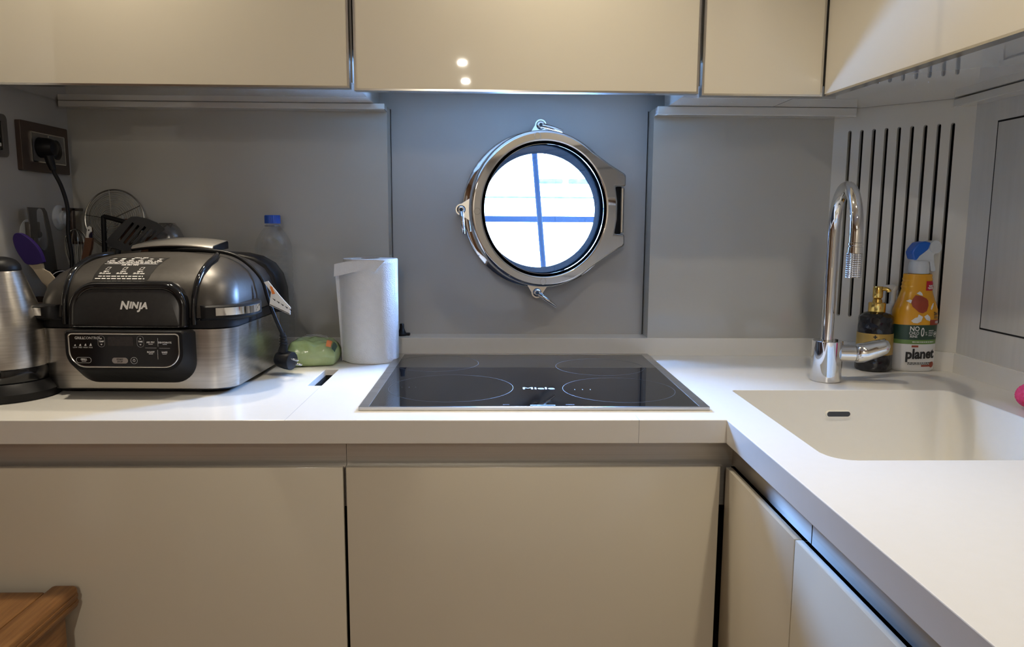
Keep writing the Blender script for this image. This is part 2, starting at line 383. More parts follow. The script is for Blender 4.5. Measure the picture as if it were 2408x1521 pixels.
def ring_outline(r, ext):
    o = []
    for k in range(97):
        a = math.radians(50) + (2 * PI - math.radians(100)) * k / 96
        o.append((r * math.cos(a), r * math.sin(a)))
    return o + [(ext - .045, -.106), (ext - .004, -.084), (ext, -.080), (ext, -.053), (ext - .026, -.053), (ext - .020, -.02), (ext - .020, .02), (ext - .026, .053), (ext, .053), (ext, .080), (ext - .004, .084), (ext - .045, .106)]
bm = NB(); plate(bm, ring_outline(.1715, .1965), [circle(0, 0, .1465, 96)], -.046 + YN, YN - .020, rp)
o = part('porthole_ring', bm, CHROME, root, 'polished chrome ring with hinge plate on its right, standing ajar'); bevel_mod(o, .006, 4, 50)
bm = NB(); rlathe(bm, [(.1467, .044), (.1440, .0455), (.1425, .043), (.1405, .030), (.1405, .02), (.1467, .02)]); part('gasket', bm, SLEEVE, root)
bm = NB(); rlathe(bm, [(.1432, .0405), (.1432, .0425), (.1418, .0425), (.1418, .0405)]); part('glass_bead', bm, CHROME, root)
bm = NB(); rlathe(bm, [(.0001, .026), (.1415, .026), (.1415, .022), (.0001, .022)]); part('glass_pane', bm, GLASS, root)
bm = NB(); lathe(bm, [(.1475, .0125), (.1475, -.01), (.1410, -.06), (.1375, -.072), (.1375, -.08), (.175, -.08), (.175, -.0715)], 96, (PCX, YN, PCZ), (0, -1, 0), caps=False); part('hull_sleeve', bm, SLEEVE, root)
bm = NB(); tube(bm, [rp(.1918, -.050, YN - .036), rp(.1918, .050, YN - .036)], .0046, 14); part('hinge_pin', bm, SATIN, root)
bm = NB(); loft(bm, [[rp(u, v, t) for u, v in rect(.168, .1955, -.055, .055)] for t in (YN - .024, YN - .0205)]); part('hinge_slot', bm, DARK, root)
bm = NB(); box(bm, HX - .030, HX + .004, YN - .016, YN - .001, PCZ - .07, PCZ + .07, .003); part('hinge_block', bm, CHROME, root)
for a in (98, 182, 268):
    bm = NB(); c_, s_ = .159 * math.cos(math.radians(a)), .159 * math.sin(math.radians(a))
    plate(bm, circle(c_, s_, .0075, 24), [circle(c_, s_, .0066, 24)], YN - .0465, YN - .0455, rp); part('ring_plug', bm, SATIN, root)
for cx, cz, tx, tz in ((-.0035, .190, .045, .176), (-.184, .000, -.178, -.054), (-.008, -.190, .036, -.222)):
    bm = NB(); l = math.hypot(cx, cz); ux, uz = cx / l, cz / l
    # lug growing out of the ring, rounded head
    hd = [(cx + .014 * math.cos(t) * uz * -1 + 0, cz + .014 * math.cos(t) * ux) for t in (0,)]
    pts = []
    for k in range(13):
        t = -PI / 2 + PI * k / 12
        lx, lz = .0135 * math.sin(t), .0135 * math.cos(t)
        pts.append((cx + ux * lz - uz * lx, cz + uz * lz + ux * lx))
    b = .026
    pts += [(cx - ux * .020 - uz * b, cz - uz * .020 + ux * b), (cx - ux * .020 + uz * b, cz - uz * .020 - ux * b)]
    plate(bm, pts, [], YN - .034, YN - .012, ypl)
    lt = part('latch', bm, CHROME, root); bevel_mod(lt, .003, 3, 50)
    bm = NB(); lathe(bm, [(.0085, 0), (.0085, .006), (.0072, .007), (.0045, .007), (.0045, .0062)], 20, ypl(cx, cz, YN - .034), (0, -1, 0)); lathe(bm, [(.0046, .0058), (.0046, .0063), (.00001, .0063)], 6, ypl(cx, cz, YN - .034), (0, -1, 0), mi=1); lathe(bm, [(.0100, .0), (.0100, .0012), (.0084, .0012)], 24, ypl(cx, cz, YN - .034), (0, -1, 0), mi=1); part('latch_bolt', bm, [SATIN, DARK], lt)
    bm = NB()
    if True:
        s0, s1 = Vector((cx, cz)), Vector((tx, tz)); P = [ypl(*(s0.lerp(s1, t)), YN - .034 - .012 * math.sin(t * 2.4)) for t in (.12, .35, .6, .85, 1.)]
        tube(bm, spline(P, 4), [.006 - .0028 * i / 16 for i in range(17)], 10); part('latch_lever', bm, CHROME, lt)

# outside: the neighbouring boat, and a post close by
root = empty('neighbouring_boat', (0, 3.0, -.6), 'bright white boat hull outside, seen through the porthole', 'boat')
bm = NB(); loft(bm, [[Vector((x, 3.0 + .25 * max(0, -z) + .02 * abs(x), z)) for z in (-.9, -.4, -.1, .2, .6, 1.0)] + [Vector((x, 4.5, 1.0)), Vector((x, 4.5, -.9))] for x in (-6, -3, -1, 0, 1, 3, 6)]); part('hull', bm, HULL, root)
bm = NB(); box(bm, -6, 6, 2.95, 3.06, .309, .342, .004); part('rubbing_strake', bm, STRIPE, root, 'dark blue-grey rubbing strake')
bm = NB(); box(bm, -6, 6, 2.985, 3.06, .4405, .4500, .002); part('pin_stripe', bm, PALE, root)
for x0, x1 in ((.180, .312), (.342, .475)):
    bm = NB(); box(bm, x0, x1, 2.99, 3.06, .5205, .5480, .008); part('cabin_window', bm, PALE, root)
bm = NB(); tube(bm, spline([(.132, 1.385, -.15), (.0985, 1.385, .2), (.083, 1.385, .37), (.0665, 1.385, .55), (.03, 1.385, .95)], 5), .0095, 12)
thing('mooring_line', bm, STRIPE, 'dark mooring line slanting upright outside the porthole glass', 'rope', (.132, 1.385, -.15))

# ------------------------------------------------------------------ worktop with sink and upstand
root = empty('worktop', (0, .2, 0), 'white solid-surface L-shaped worktop with moulded sink', 'worktop')
YF, XR, TZ = -.0572, .2968, -.0377
SX0, SX1, SY0, SY1 = .371, .7765, -.2573, .1536
sink_loop = rrect(SX0, SX1, SY0, SY1, [.02, .008, .036, .036], 8)
slot_loop = rect(-.4162, -.3895, .190, .3478)
outer = [(-1.005, YF), (XR, YF), (XR, -1.0), (XW, -1.0), (XW, EY), (DX, DY), (DX, YN), (-1.005, YN)]
bm = NB(); plate(bm, outer, [sink_loop, slot_loop], TZ, 0, lambda u, v, t: Vector((u, v, t)))
o = part('slab', bm, WHITE, root, smooth=0); bevel_mod(o, .0012, 2, 60)
bm = NB()
ZB = -.175
rings = []
for z, ins in ((-.0015, 0), (-.12, .002), (-.155, .004), (-.169, .010), (ZB, .024)):
    rings.append([Vector((u, v, z)) for u, v in rrect(SX0 + ins, SX1 - ins, SY0 + ins, SY1 - ins, [.02 + ins * .3, .008 + ins * .3, .036, .036], 8)])
loft(bm, rings, (False, True)); part('sink_basin', bm, SINKM, root, 'cream moulded sink basin')
bm = NB(); plate(bm, rrect(.5485, .5955, -.0512, -.0383, .0064, 6), [rrect(.5502, .5938, -.0496, -.0399, .0048, 6)], SY1 - .0040, SY1 + .002, lambda u, v, t: Vector((u, t, v)))
part('overflow_rim', bm, SINKM, root)
bm = NB(); prism_y(bm, rrect(.5502, .5938, -.0496, -.0399, .0048, 6), SY1 - .0032, SY1 - .0026); part('overflow_slot', bm, DGREY, root, 'dark overflow slot')
bm = NB()
lathe(bm, [(.045, ZB + .001), (.045, ZB + .004), (.03, ZB + .004), (.028, ZB + .002), (.00001, ZB + .002)], 32, ((SX0 + SX1) / 2, -.05, 0)); part('drain', bm, CHROME, root)
UF = .516; TN = 4
bm = NB(); box(bm, -1.005, DX, UF, YN, -.0005, .0404, .0008); struct('trim_%d' % TN, bm, WHITE); TN += 1
bm = NB(); loft(bm, [[dplace(u, v, t) for u, v in rect(-.004, dl + .002, -.0005, .0404)] for t in (-.006, .0)]); struct('trim_%d' % TN, bm, WHITE); TN += 1
bm = NB(); box(bm, XW - .006, XW, -1.0, EY - .004, -.0005, .0404, .0008); struct('trim_%d' % TN, bm, WHITE); TN += 1
bm = NB(); box(bm, -.4162, -.3895, .19, .3478, -.105, -.10); part('slot_bottom', bm, DARK, root)
bm = NB(); plate(bm, rect(-.4180, -.3877, .188, .3498), [rect(-.4162, -.3895, .190, .3478)], -.105, TZ, lambda u, v, t: Vector((u, v, t))); plate(bm, rect(-.4161, -.3896, .1901, .3477), [rect(-.4154, -.3903, .1908, .3470)], -.1045, -.0125, lambda u, v, t: Vector((u, v, t))); part('slot_lining', bm, DARK, root)
bm = NB()
box(bm, -.3895, -.3889, YF, .19, -.0002, .00012); part('joint_line', bm, PRINT, root)
bm = NB(); loft(bm, [[Vector((x, y, z)) for y, z in ((YF - .0002, TZ), (YF - .0002, .00012), (YF + .03, .00012), (YF + .03, -.0002), (YF + .001, -.0002), (YF + .001, TZ))] for x in (.1588, .1594)]); part('joint_line', bm, PRINT, root)

# ------------------------------------------------------------------ induction hob
root = empty('induction_hob', (0, .2533, 0), 'black glass induction hob with steel rim under the porthole', 'hob')
bm = NB(); plate(bm, rrect(-.287, .287, 0, .5065, .003, 3), [rect(-.2705, .2705, .006, .492)], .0002, .0062, lambda u, v, t: Vector((u, v, t)))
o = part('steel_rim', bm, STEEL, root, smooth=0); bevel_mod(o, .0018, 2, 50)
bm = NB(); box(bm, -.2705, .2705, .006, .492, .0002, .0058); part('glass_top', bm, HOBG, root)
def hp(u, v): return Vector((u, v, .0060))
for cx, cy, r in ((-.145, .149, .113), (.158, .134, .101), (-.19, .385, .090), (.154, .348, .092)):
    bm = NB(); plate(bm, circle(cx, cy, r, 72), [circle(cx, cy, r - .0005, 72)], .00581, .00595, lambda u, v, t: Vector((u, v, t)))
    part('cooking_zone', bm, RINGP, root)
bm = NB()
text(bm, 'Miele', .026, lambda u, v: hp(.0135 + u, .1404 + v * .9), bold=.0005, sx=1.05); part('logo', bm, LOGOP, root, smooth=0); bm = NB()
po_ = rrect(-.0075, .034, .0105, .0175, .0034, 5); pi_ = rrect(-.0066, .0331, .0114, .0166, .0026, 5)
plate(bm, po_, [pi_], .00585, .006, lambda u, v, t: Vector((u, v, t)))
for x in (-.004, .004): flat(bm, rect(x, x + .006, .0138, .0144), hp)
small_print(bm, -.052, -.042, .0188, .0012, hp); small_print(bm, .052, .066, .0188, .0012, hp)
for x in (.078, .092, .106): flat(bm, rect(x, x + .0012, .128, .134), hp)
for x in (-.235, -.222, -.21): flat(bm, rect(x, x + .0012, .149, .151), hp)
part('touch_controls', bm, LOGOP, root, smooth=0)

# ------------------------------------------------------------------ base cabinets
ZD, ZBOT = -.0790, -.78
def base_cab(name, label, x0, x1, y0, y1, door, chan, loc):
    root = empty(name, loc, label, 'cabinet', group=None)
    bm = NB(); box(bm, x0, x1, y0, y1, -.9, -.19); part('carcass', bm, DARK, root)
    bm = NB(); box(bm, *door, .0012, 2); part('door', bm, CREAML, root)
    bm = NB()
    for c in chan: box(bm, *c)
    part('grip_channel', bm, CHAN if abs(chan[0][1] - chan[0][0]) > .1 else CHANY, root)
    return root
DFY, DTH = -.0466, .010
base_cab('base_cabinet', 'cream gloss base cabinet at left, behind the wooden stool', -1.005, -.304, .016, .50, (-1.0, -.3045, DFY, DFY + DTH, ZBOT, ZD), [(-1.0, -.3025, -.026, -.021, -.15, TZ - .0005), (-1.0, -.3025, -.0358, -.0265, -.0840, -.0815)], (-.65, 0, -.9))
base_cab('base_cabinet', 'wide cream gloss base cabinet straight below the hob', -.303, .30, .016, .50, (-.2995, .2935, DFY, DFY + DTH, ZBOT, ZD), [(-.3018, .3185, -.026, -.021, -.15, TZ - .0005), (-.3018, .3000, -.0358, -.0265, -.0840, -.0815)], (0, 0, -.9))
DX0 = .3012
base_cab('base_cabinet', 'narrow cream base cabinet in the inner corner of the right-hand run', .345, .86, -.322, .0155, (DX0, DX0 + DTH, -.3212, -.0485, ZBOT, ZD), [(.3185, .3235, -.329, -.0215, -.15, TZ - .0005), (.3118, .3184, -.3212, -.0375, -.0840, -.0815)], (.6, -.18, -.9))
base_cab('base_cabinet', 'cream base cabinet under the sink nearest the viewer on the right', .345, .86, -1.0, -.3235, (DX0, DX0 + DTH, -.98, -.3232, ZBOT, ZD), [(.3185, .3235, -.98, -.3315, -.15, TZ - .0005), (.3118, .3184, -.98, -.3232, -.0840, -.0815)], (.6, -.65, -.9))

# ------------------------------------------------------------------ wall cabinets
FY = .2234
def framed_door(root, o, u, nrm, w_, z0, z1, th=.020, fr=.0035):
    """glass-faced door: origin o, run direction u, depth direction nrm"""
    o, u, nrm = Vector(o), Vector(u).normalized(), Vector(nrm).normalized()
    pl_ = lambda a, b, t: o + u * a + nrm * t + Vector((0, 0, b))
    bm = NB(); plate(bm, rect(0, w_, z0, z1), [rect(fr, w_ - fr, z0 + fr, z1 - fr)], 0, th, pl_)
    d = part('door_frame', bm, ALU, root, smooth=0)
    bm = NB(); loft(bm, [[pl_(a, b, t) for a, b in rect(fr, w_ - fr, z0 + fr, z1 - fr)] for t in (.0006, th - .002)]); part('door_glass', bm, CREAM, root, smooth=0)
CZ1 = CEIL - .03
def wall_cab(label, x0, x1, z0, cz, loc, y1=.57):
    root = empty('wall_cabinet', loc, label, 'cabinet')
    framed_door(root, (x0, FY, 0), (1, 0, 0), (0, 1, 0), x1 - x0, z0, CZ1)
    bm = NB(); box(bm, x0 - .002, x1 + .002, FY + .0215, y1, cz, CZ1); part('carcass', bm, CARC, root, smooth=0)
    return root
wall_cab('wide cream glass wall cabinet at upper left above the grill', -1.0, -.3308, .5445, .5575, (-.66, .4, .56), .57)
wall_cab('wide cream glass wall cabinet above the porthole and hob', -.3224, .3071, .5405, .600, (0, .4, .56), .575)
wall_cab('narrow cream glass wall cabinet beside the right corner', .3135, .5370, .5376, .5575, (.42, .4, .56), .521)
bm = NB(); box(bm, -.3290, -.3060, FY + .05, .57, .5580, CZ1); 
root = empty('wall_cabinet', (.75, -.3, .56), 'cream glass wall cabinet running along the right wall over the sink', 'cabinet')
ud = Vector((.035, -.46, 0)).normalized(); nd = Vector((-ud.y, ud.x, 0))
framed_door(root, (.5395, .2234, 0), ud, nd, 1.12, .5376, CZ1)
bm.free(); bm = NB(); prism(bm, [(.5415, .5205), (DX - .002, .5205), (EX - .002, EY + .0), (EX - .002, -.93), (.66, -.93), (.5640, .2200), (.5415, .2260)], .5575, CZ1); part('carcass', bm, CARC, root, smooth=0)

# ------------------------------------------------------------------ wooden stool bottom left
root = empty('wooden_stool', (-.95, -.33, -.9), 'warm brown wooden step stool with overhanging top in the lower left', 'stool')
bm = NB(); box(bm, -1.30, -.7640, -.64, -.0720, -.300, -.2690, .004); part('top_board', bm, OAK, root)
bm = NB(); box(bm, -.7630, -.7220, -.645, -.0550, -.303, -.2660, .007, 3)
for z in (-.2835, -.2945): box(bm, -.7225, -.7206, -.64, -.06, z, z + .006, .001)
part('edge_moulding', bm, OAKE if False else OAK, root)
bm = NB(); box(bm, -1.27, -.7330, -.60, -.0760, -.9, -.302, .004); part('body', bm, OAK, root)

#ITEMS
# ------------------------------------------------------------------ countertop grill
GX, GY = -.695, .28
root = empty('countertop_grill', (GX, GY, 0), 'large black and steel countertop grill with control panel on its front', 'grill', math.radians(-1.5))
def gv(x, y, z): return Vector((GX + x, GY + y, z))
def ring4(a, yf, yb, z, rf, rb, n=8): return [gv(x, y, z) for x, y in rrect(-a, a, yf, yb, [rb, rb, rf, rf], n)]
bm = NB()
loft(bm, [ring4(a, yf, yb, z, .042, .05) for a, yf, yb, z in ((.1715, -.1625, .147, .010), (.173, -.165, .149, .012), (.1745, -.166, .150, .117), (.173, -.164, .149, .1175))])
part('steel_body', bm, STEEL, root, 'brushed steel lower body')
bm = NB()
loft(bm, [ring4(a, yf, yb, z, .042, .05) for a, yf, yb, z in ((.167, -.158, .143, .0105), (.165, -.155, .14, .006))]); part('base_plate', bm, BLACK, root)
for x, y in ((-.115, -.12), (.115, -.12), (-.115, .12), (.115, .12)):
    bm = NB(); lathe(bm, [(.016, 0), (.018, .002), (.018, .007)], 16, gv(x, y, 0)); part('foot', bm, BLACK, root)
bm = NB()
loft(bm, [ring4(a, yf, yb, z, .042, .05) for a, yf, yb, z in ((.172, -.162, .147, .1172), (.1735, -.165, .149, .119), (.1735, -.165, .149, .133), (.171, -.162, .147, .136))]); part('rim_band', bm, BLACK, root)
lid_levels = ((.1725, -.163, .120, .1362), (.1745, -.164, .122, .139), (.1735, -.160, .122, .165), (.168, -.150, .120, .190), (.157, -.133, .117, .208), (.140, -.108, .108, .2225), (.120, -.080, .095, .2325), (.095, -.05, .08, .2395), (.060, -.02, .06, .243), (.02, .0, .03, .244))
bm = NB(); loft(bm, [ring4(a, yf, yb, z, min(.05, a * .8), min(.05, a * .8), 9) for a, yf, yb, z in lid_levels]); part('lid', bm, LIDM, root, 'charcoal domed lid', smooth=60)
# dark housing behind the lid
hp_ = [(-.186, .118), (-.184, .165), (-.176, .195), (-.160, .217), (-.135, .231), (-.105, .238), (-.05, .241), (0, .242), (.05, .241), (.105, .238), (.135, .231), (.160, .217), (.176, .195), (.184, .165), (.186, .118)]
bm = NB()
loft(bm, [[gv(x * s, y, .118 + (z - .118) * s) for x, z in hp_] for y, s in ((.085, .955), (.088, .985), (.094, 1.), (.141, 1.), (.150, .97))]); part('rear_housing', bm, BLACK, root, smooth=50)
# front handle plate on the lid, arch shaped, raised gloss frame round a satin plate
def arch(x0, x1, z0, z1, r): return rrect(x0, x1, z0, z1, [r, r, .004, .004], 10)
def gpl(u, v, t): return gv(u, t - .012 * max(0, (v - .12) / .08) * -1 - 0, v)
bm = NB(); loft(bm, [[gpl(u, v, t) for u, v in arch(-.100 + i, .104 - i, .1205 + i * .3, .1990 - i, .046 - i)] for t, i in ((-.13, 0), (-.176, 0), (-.181, .002), (-.183, .006), (-.1815, .011), (-.1795, .0125))], caps=(True, True)); part('front_frame', bm, BLACKG, root, smooth=50)
bm = NB(); loft(bm, [[gpl(u, v, t) for u, v in arch(-.0885 + i, .0925 - i, .1238 + i, .1868 - i, .036 - i)] for t, i in ((-.178, 0), (-.1806, 0), (-.1812, .001))]); part('front_plate', bm, LIDP, root, smooth=50)
bm = NB()
def npl(u, v): return gpl(.0140 + u, .1590 + v, -.1816)
K_ = .66
for ch, sz, du, dv in (('N', .0285, -.0250, -.0005), ('I', .0225, -.0095, .0002), ('N', .0225, .0025, -.0002), ('J', .0250, .0155, -.0026), ('A', .0225, .0272, -.0010)):
    text(bm, ch, sz * K_, lambda u, v: npl(u + du * K_, v + dv * K_), bold=.0008, shear=.2)
part('brand_lettering', bm, WPRINT, root, smooth=0)
# ribs running over the lid beside the front frame
for s in (-1, 1):
    bm = NB()
    tube(bm, spline([gv(s * x, y, z) for x, y, z in ((.112, -.1655, .125), (.112, -.1645, .150), (.1125, -.158, .178), (.113, -.144, .200), (.114, -.124, .216), (.114, -.096, .228), (.112, -.06, .2368), (.10, -.02, .2405))], 5), .0050, 10); part('lid_rib', bm, BLACKG, root)
# sticker with cooking tips on the lid top
def lid_z(x, y):
    for (a0, f0, b0, z0), (a1, f1, b1, z1) in zip(lid_levels, lid_levels[1:]):
        if f0 <= y <= f1:
            t = (y - f0) / (f1 - f0); return z0 + (z1 - z0) * t
    return .2435
def stk(u, v):     # u across 0..1, v up 0..1
    y = -.142 + v * .074; x = -.0735 + u * .1035 - .004 * v
    return gv(x, y, lid_z(x, y) + .0007)
bm = NB(); flat(bm, [(0, 0), (.92, 0), (.95, .06), (1.03, .94), (1.06, 1), (.02, 1)], stk, 0, .05); part('tips_sticker', bm, STICK, root, smooth=60)
def stk2(u, v):
    p = stk(u, v); p.z += .0004; p.y -= .0003; return p
bm = NB()
def st(s, u, v, h): text(bm, s, h, lambda a, b: stk2(u + a, v + b), sub=.05, sx=.62, bold=.002)
st('GRILL TIPS', .56, .95, .085)
for k, n_ in enumerate(('LOW', 'MED', 'HIGH', 'HIGH', 'MAX', 'MAX')): st(n_, .11 + .165 * k, .76, .055); st(('8-12', '12', '14-20', '8-10', '7-10', '8-10')[k] + ' mins', .11 + .165 * k, .70, .055)
small_print(bm, .05, .95, .640, .016, stk2, .1); small_print(bm, .10, .92, .605, .016, stk2, .1)
flat(bm, rect(.04, .96, .545, .560), stk2, 0, .05)
st('AIR FRY TIPS', .50, .49, .085)
for k in range(3): st(('180°C', '170°C', '200°C')[k], .17 + .29 * k, .235, .06); st(('20-25 mins', '30-35 mins', '20-25 mins')[k], .17 + .29 * k, .165, .07)
small_print(bm, .08, .84, .085, .018, stk2, .1); small_print(bm, .04, .88, .035, .018, stk2, .1)
for k, sh in enumerate(([(-.05, 0), (.0, .03), (.05, .04), (.03, .0)], [(-.035, -.03), (.03, -.03), (.04, .04), (-.025, .04)], [(-.03, .0), (0, -.03), (.03, .0), (.01, .045), (-.02, .04)], [(-.04, 0), (-.01, -.02), (.04, .02), (.0, .04)], [(-.04, .0), (.0, -.01), (.045, .01), (.0, .035)], [(-.04, .02), (-.01, -.03), (.045, .045), (-.01, .02)])):
    flat(bm, [(.11 + .165 * k + a, .855 + b) for a, b in sh], stk2)
for k in range(3):
    c = .17 + .29 * k; o_ = [(-.04, -.04), (.025, -.04), (.045, .05), (-.02, .05)]
    for i in range(4):
        (a, b), (a2, b2) = o_[i], o_[(i + 1) % 4]; flat(bm, [(c + a, .345 + b), (c + a2, .345 + b2), (c + a2 * .8, .345 + b2 * .8), (c + a * .8, .345 + b * .8)], stk2)
part('sticker_print', bm, WPRINT, root, smooth=0)
# control panel: bevelled black bezel proud of the body
def bez(x0, x1, z0, z1, r): return rrect(x0, x1, z0, z1, [.006, .006, r, r], 9)
bm = NB()
FP = -.1985
loft(bm, [[gv(u, t, v) for u, v in bez(*b)] for t, b in ((-.15, (-.0985, .1135, .0225, .1165, .04)), (-.166, (-.0985, .1135, .0225, .1165, .04)), (-.172, (-.098, .1125, .0265, .1175, .04)), (FP + .003, (-.0965, .1075, .0475, .1185, .034)), (FP, (-.094, .105, .050, .1165, .032)))])
part('control_bezel', bm, BLACK, root, smooth=30)
bm = NB(); ol = bez(-.0880, .0985, .0565, .1135, .027)
tube(bm, [gv(u, FP - .0003, v) for u, v in ol], .0014, 6, True); part('bezel_trim', bm, SATIN, root)
bm = NB(); plate(bm, bez(-.0872, .0977, .0573, .1127, .026), [], FP - .0008, FP + .001, lambda u, v, t: gv(u, t, v)); part('control_face', bm, BLACKG, root)
def cpl(u, v): return gv(u, FP - .0011, v)
bm = NB(); flat(bm, rrect(-.0215, .0215, .0925, .1085, .002, 3), cpl); part('display', bm, DISPM, root)
bm = NB(); plate(bm, rrect(-.016, .011, .0625, .0725, .0048, 6), [], FP - .0016, FP - .0005, lambda u, v, t: gv(u, t, v)); part('start_button', bm, SATIN, root)
bm = NB(); text(bm, 'START', .0038, lambda u, v: gv(-.0025 + u, FP - .0018, .0692 + v), bold=.0001); text(bm, 'STOP', .0038, lambda u, v: gv(-.0025 + u, FP - .0018, .0655 + v), bold=.0001); part('button_lettering', bm, BLPR, root, smooth=0)
bm = NB()
def ct(s, u, v, h, **k): text(bm, s, h, lambda a, b: cpl(u + a, v + b), **k)
ct('GRILL', -.0695, .1058, .0062, bold=.0001); ct('CONTROL', -.0475, .1058, .0062)
for k, s in enumerate(('LOW', 'MED', 'HIGH', 'MAX')):
    x = -.0775 + .0088 * k; ct(s, x, .0897, .0032); h = .0022 + .0006 * k
    flat(bm, [(x - .0013 - .0002 * k, .0925), (x + .0013 + .0002 * k, .0925), (x + .0014 + .0002 * k, .0936), (x + .0006, .0925 + h * 1.25), (x - .0002, .0925 + h * .8), (x - .0014, .0938)], cpl)
for x, s in ((-.0325, 'TEMP'), (.0338, 'TIME')):
    ct(s, x, .1000, .0036, bold=.00012); flat(bm, [(x - .0018, .1042), (x + .0018, .1042), (x, .1066)], cpl); flat(bm, [(x - .0018, .0960), (x, .0936), (x + .0018, .0960)], cpl)
    plate(bm, rrect(x - .0058, x + .0058, .0905, .1100, .0056, 6), [rrect(x - .0056, x + .0056, .0907, .1098, .0054, 6)], FP - .0011, FP - .0010, lambda u, v, t: gv(u, t, v))
plate(bm, rrect(-.0772, -.0515, .0630, .0728, .0046, 6), [rrect(-.0768, -.0519, .0634, .0724, .0042, 6)], FP - .0011, FP - .0010, lambda u, v, t: gv(u, t, v))
ct('GRILL', -.0642, .0690, .0042, bold=.00015); flat(bm, rect(-.068, -.0604, .0657, .0664), cpl)
plate(bm, circle(.0212, .0675, .0058, 24), [circle(.0212, .0675, .0054, 24)], FP - .0011, FP - .0010, lambda u, v, t: gv(u, t, v))
plate(bm, circle(.0212, .0675, .0022, 18), [circle(.0212, .0675, .0017, 18)], FP - .0011, FP - .0010, lambda u, v, t: gv(u, t, v)); flat(bm, rect(.0209, .0215, .0680, .0704), cpl)
for s, x, z in (('AIR FRY', .0510, .0990), ('DEHYDRATE', .0750, .0987), ('ROAST', .0505, .0822), ('BAKE', .0738, .0820)):
    ct(s, x, z, .0040, bold=.00012); flat(bm, rect(x - .0036, x + .0036, z - .0034, z - .0026), cpl)
for r_ in (rect(.0632, .0636, .0920, .1062), rect(.0620, .0624, .0700, .0860), rect(.0415, .0605, .0892, .0895), rect(.0655, .0835, .0888, .0891)): flat(bm, r_, cpl)
part('panel_lettering', bm, WPRINT, root, smooth=0)
for x0 in (-.040, .028):
    bm = NB()
    for k in range(3): flat(bm, [(x0 + .0085 * k, .0385), (x0 + .0085 * k + .0012, .0385), (x0 + .0085 * k + .0092, .0325), (x0 + .0085 * k + .0080, .0325)], lambda u, v: gv(u, -.1722 - (v - .0265) / (.0475 - .0265) * .0235 - .0006, v))
    part('vent_slits', bm, DARK, root, smooth=0)
# side handles with chrome strip
hr = [(.12, -.12), (.125, -.168), (.150, -.166), (.176, -.150), (.193, -.124), (.198, -.100), (.196, -.065), (.180, -.035), (.165, -.03)]
hl = [(-.12, -.12), (-.125, -.172), (-.150, -.177), (-.1655, -.173), (-.1690, -.160), (-.1660, -.142), (-.1640, -.10), (-.1640, -.06), (-.160, -.03)]
for hh, a0, a1 in ((hr, 8, 23), (hl, 7, 20)):
    P = [(p.x, p.y) for p in spline([(x, y, 0) for x, y in hh], 4)]
    bm = NB(); loft(bm, [[gv(x * k, y * k2, z) for x, y in P] for z, k, k2 in ((.132, .96, .97), (.1365, 1, 1), (.1555, 1, 1), (.1585, .985, .985))]); h_ = part('side_handle', bm, BLACK, root, smooth=40)
    S = P[a0:a1]; bm = NB(); loft(bm, [[gv(x * k, y - (k - 1) * .12, z) for x, y in S] for z, k in ((.1405, 1.001), (.1408, 1.006), (.1542, 1.006), (.1545, 1.001))], (False, False), False); part('handle_strip', bm, CHROME, h_, 'chrome strip')
# raised steel handle plate at the back of the lid top
bm = NB()
def bow(x): return .0065 * (1 - (x / .082) ** 2)
N_ = 17; xs = [-.080 + .160 * i / (N_ - 1) for i in range(N_)]
loft(bm, [[gv(x, y0, zb + bow(x)) for y0, zb in ((.014, .2440), (.0105, .2465), (.0105, .2500), (.016, .2540), (.086, .2625), (.090, .2600), (.090, .2475))] for x in xs], mi=0)
tp = part('vent_cover', bm, BLACK, root, 'black raised cover with steel top', smooth=40)
bm = NB(); loft(bm, [[gv(x * .985, y0, zb + bow(x)) for y0, zb in ((.0098, .2490), (.0098, .2510), (.0155, .2552), (.0865, .2636), (.0905, .2605), (.0865, .2620), (.0155, .2536))] for x in xs]); part('cover_plate', bm, SATINL, tp, 'satin steel top plate', smooth=40)
bm = NB(); box(bm, GX - .055, GX + .055, GY + .025, GY + .08, .238, .252, .004); part('cover_pedestal', bm, BLACK, tp)
# power cord lying over the lid with plug and tag
cpts = [(-.70, .30, .2475), (-.66, .285, .2485), (-.6250, .272, .2478), (-.585, .268, .2440), (-.556, .266, .2345), (-.531, .266, .2150), (-.5125, .266, .1900), (-.5045, .268, .1580), (-.4935, .272, .1200), (-.4845, .280, .0900), (-.4830, .290, .0700)]
bm = NB(); tube(bm, spline(cpts, 6), .0037, 10); pc = part('power_cord', bm, BLACK, root)
bm = NB()
tube(bm, [(-.4838, .2845, .0875), (-.4832, .288, .0760), (-.4835, .290, .0600), (-.4860, .291, .0480)], [.0050, .0062, .0075, .0100], 12)
for k in range(4): lathe(bm, [(.0062 + .0006 * k, -.001), (.0074 + .0006 * k, 0), (.0062 + .0006 * k, .0012)], 12, (-.4834, .287 + .001 * k, .080 - .0055 * k))
bm2 = NB()
lathe(bm2, [(.0001, -.022), (.013, -.021), (.0165, -.015), (.0185, .0), (.0185, .012), (.0175, .0135), (.0150, .0140)], 26, (-.4800, .293, .0305), (.93, -.34, -.10)); merge(bm, bm2, 0)
part('plug', bm, BLACK, pc)
bm = NB(); d_ = Vector((.93, -.34, -.10)).normalized(); sd = d_.cross(Vector((0, 0, 1))).normalized(); u3 = sd.cross(d_)
for s in (-1, 1):
    c0 = Vector((-.4800, .293, .0305)) + d_ * .013 + (sd * .75 + u3 * .66) * .0085 * s; tube(bm, [c0, c0 + d_ * .017, c0 + d_ * .019], [.0022, .0022, .0012], 10)
part('plug_pins', bm, CHROME, pc, 'pair of bright steel pins')
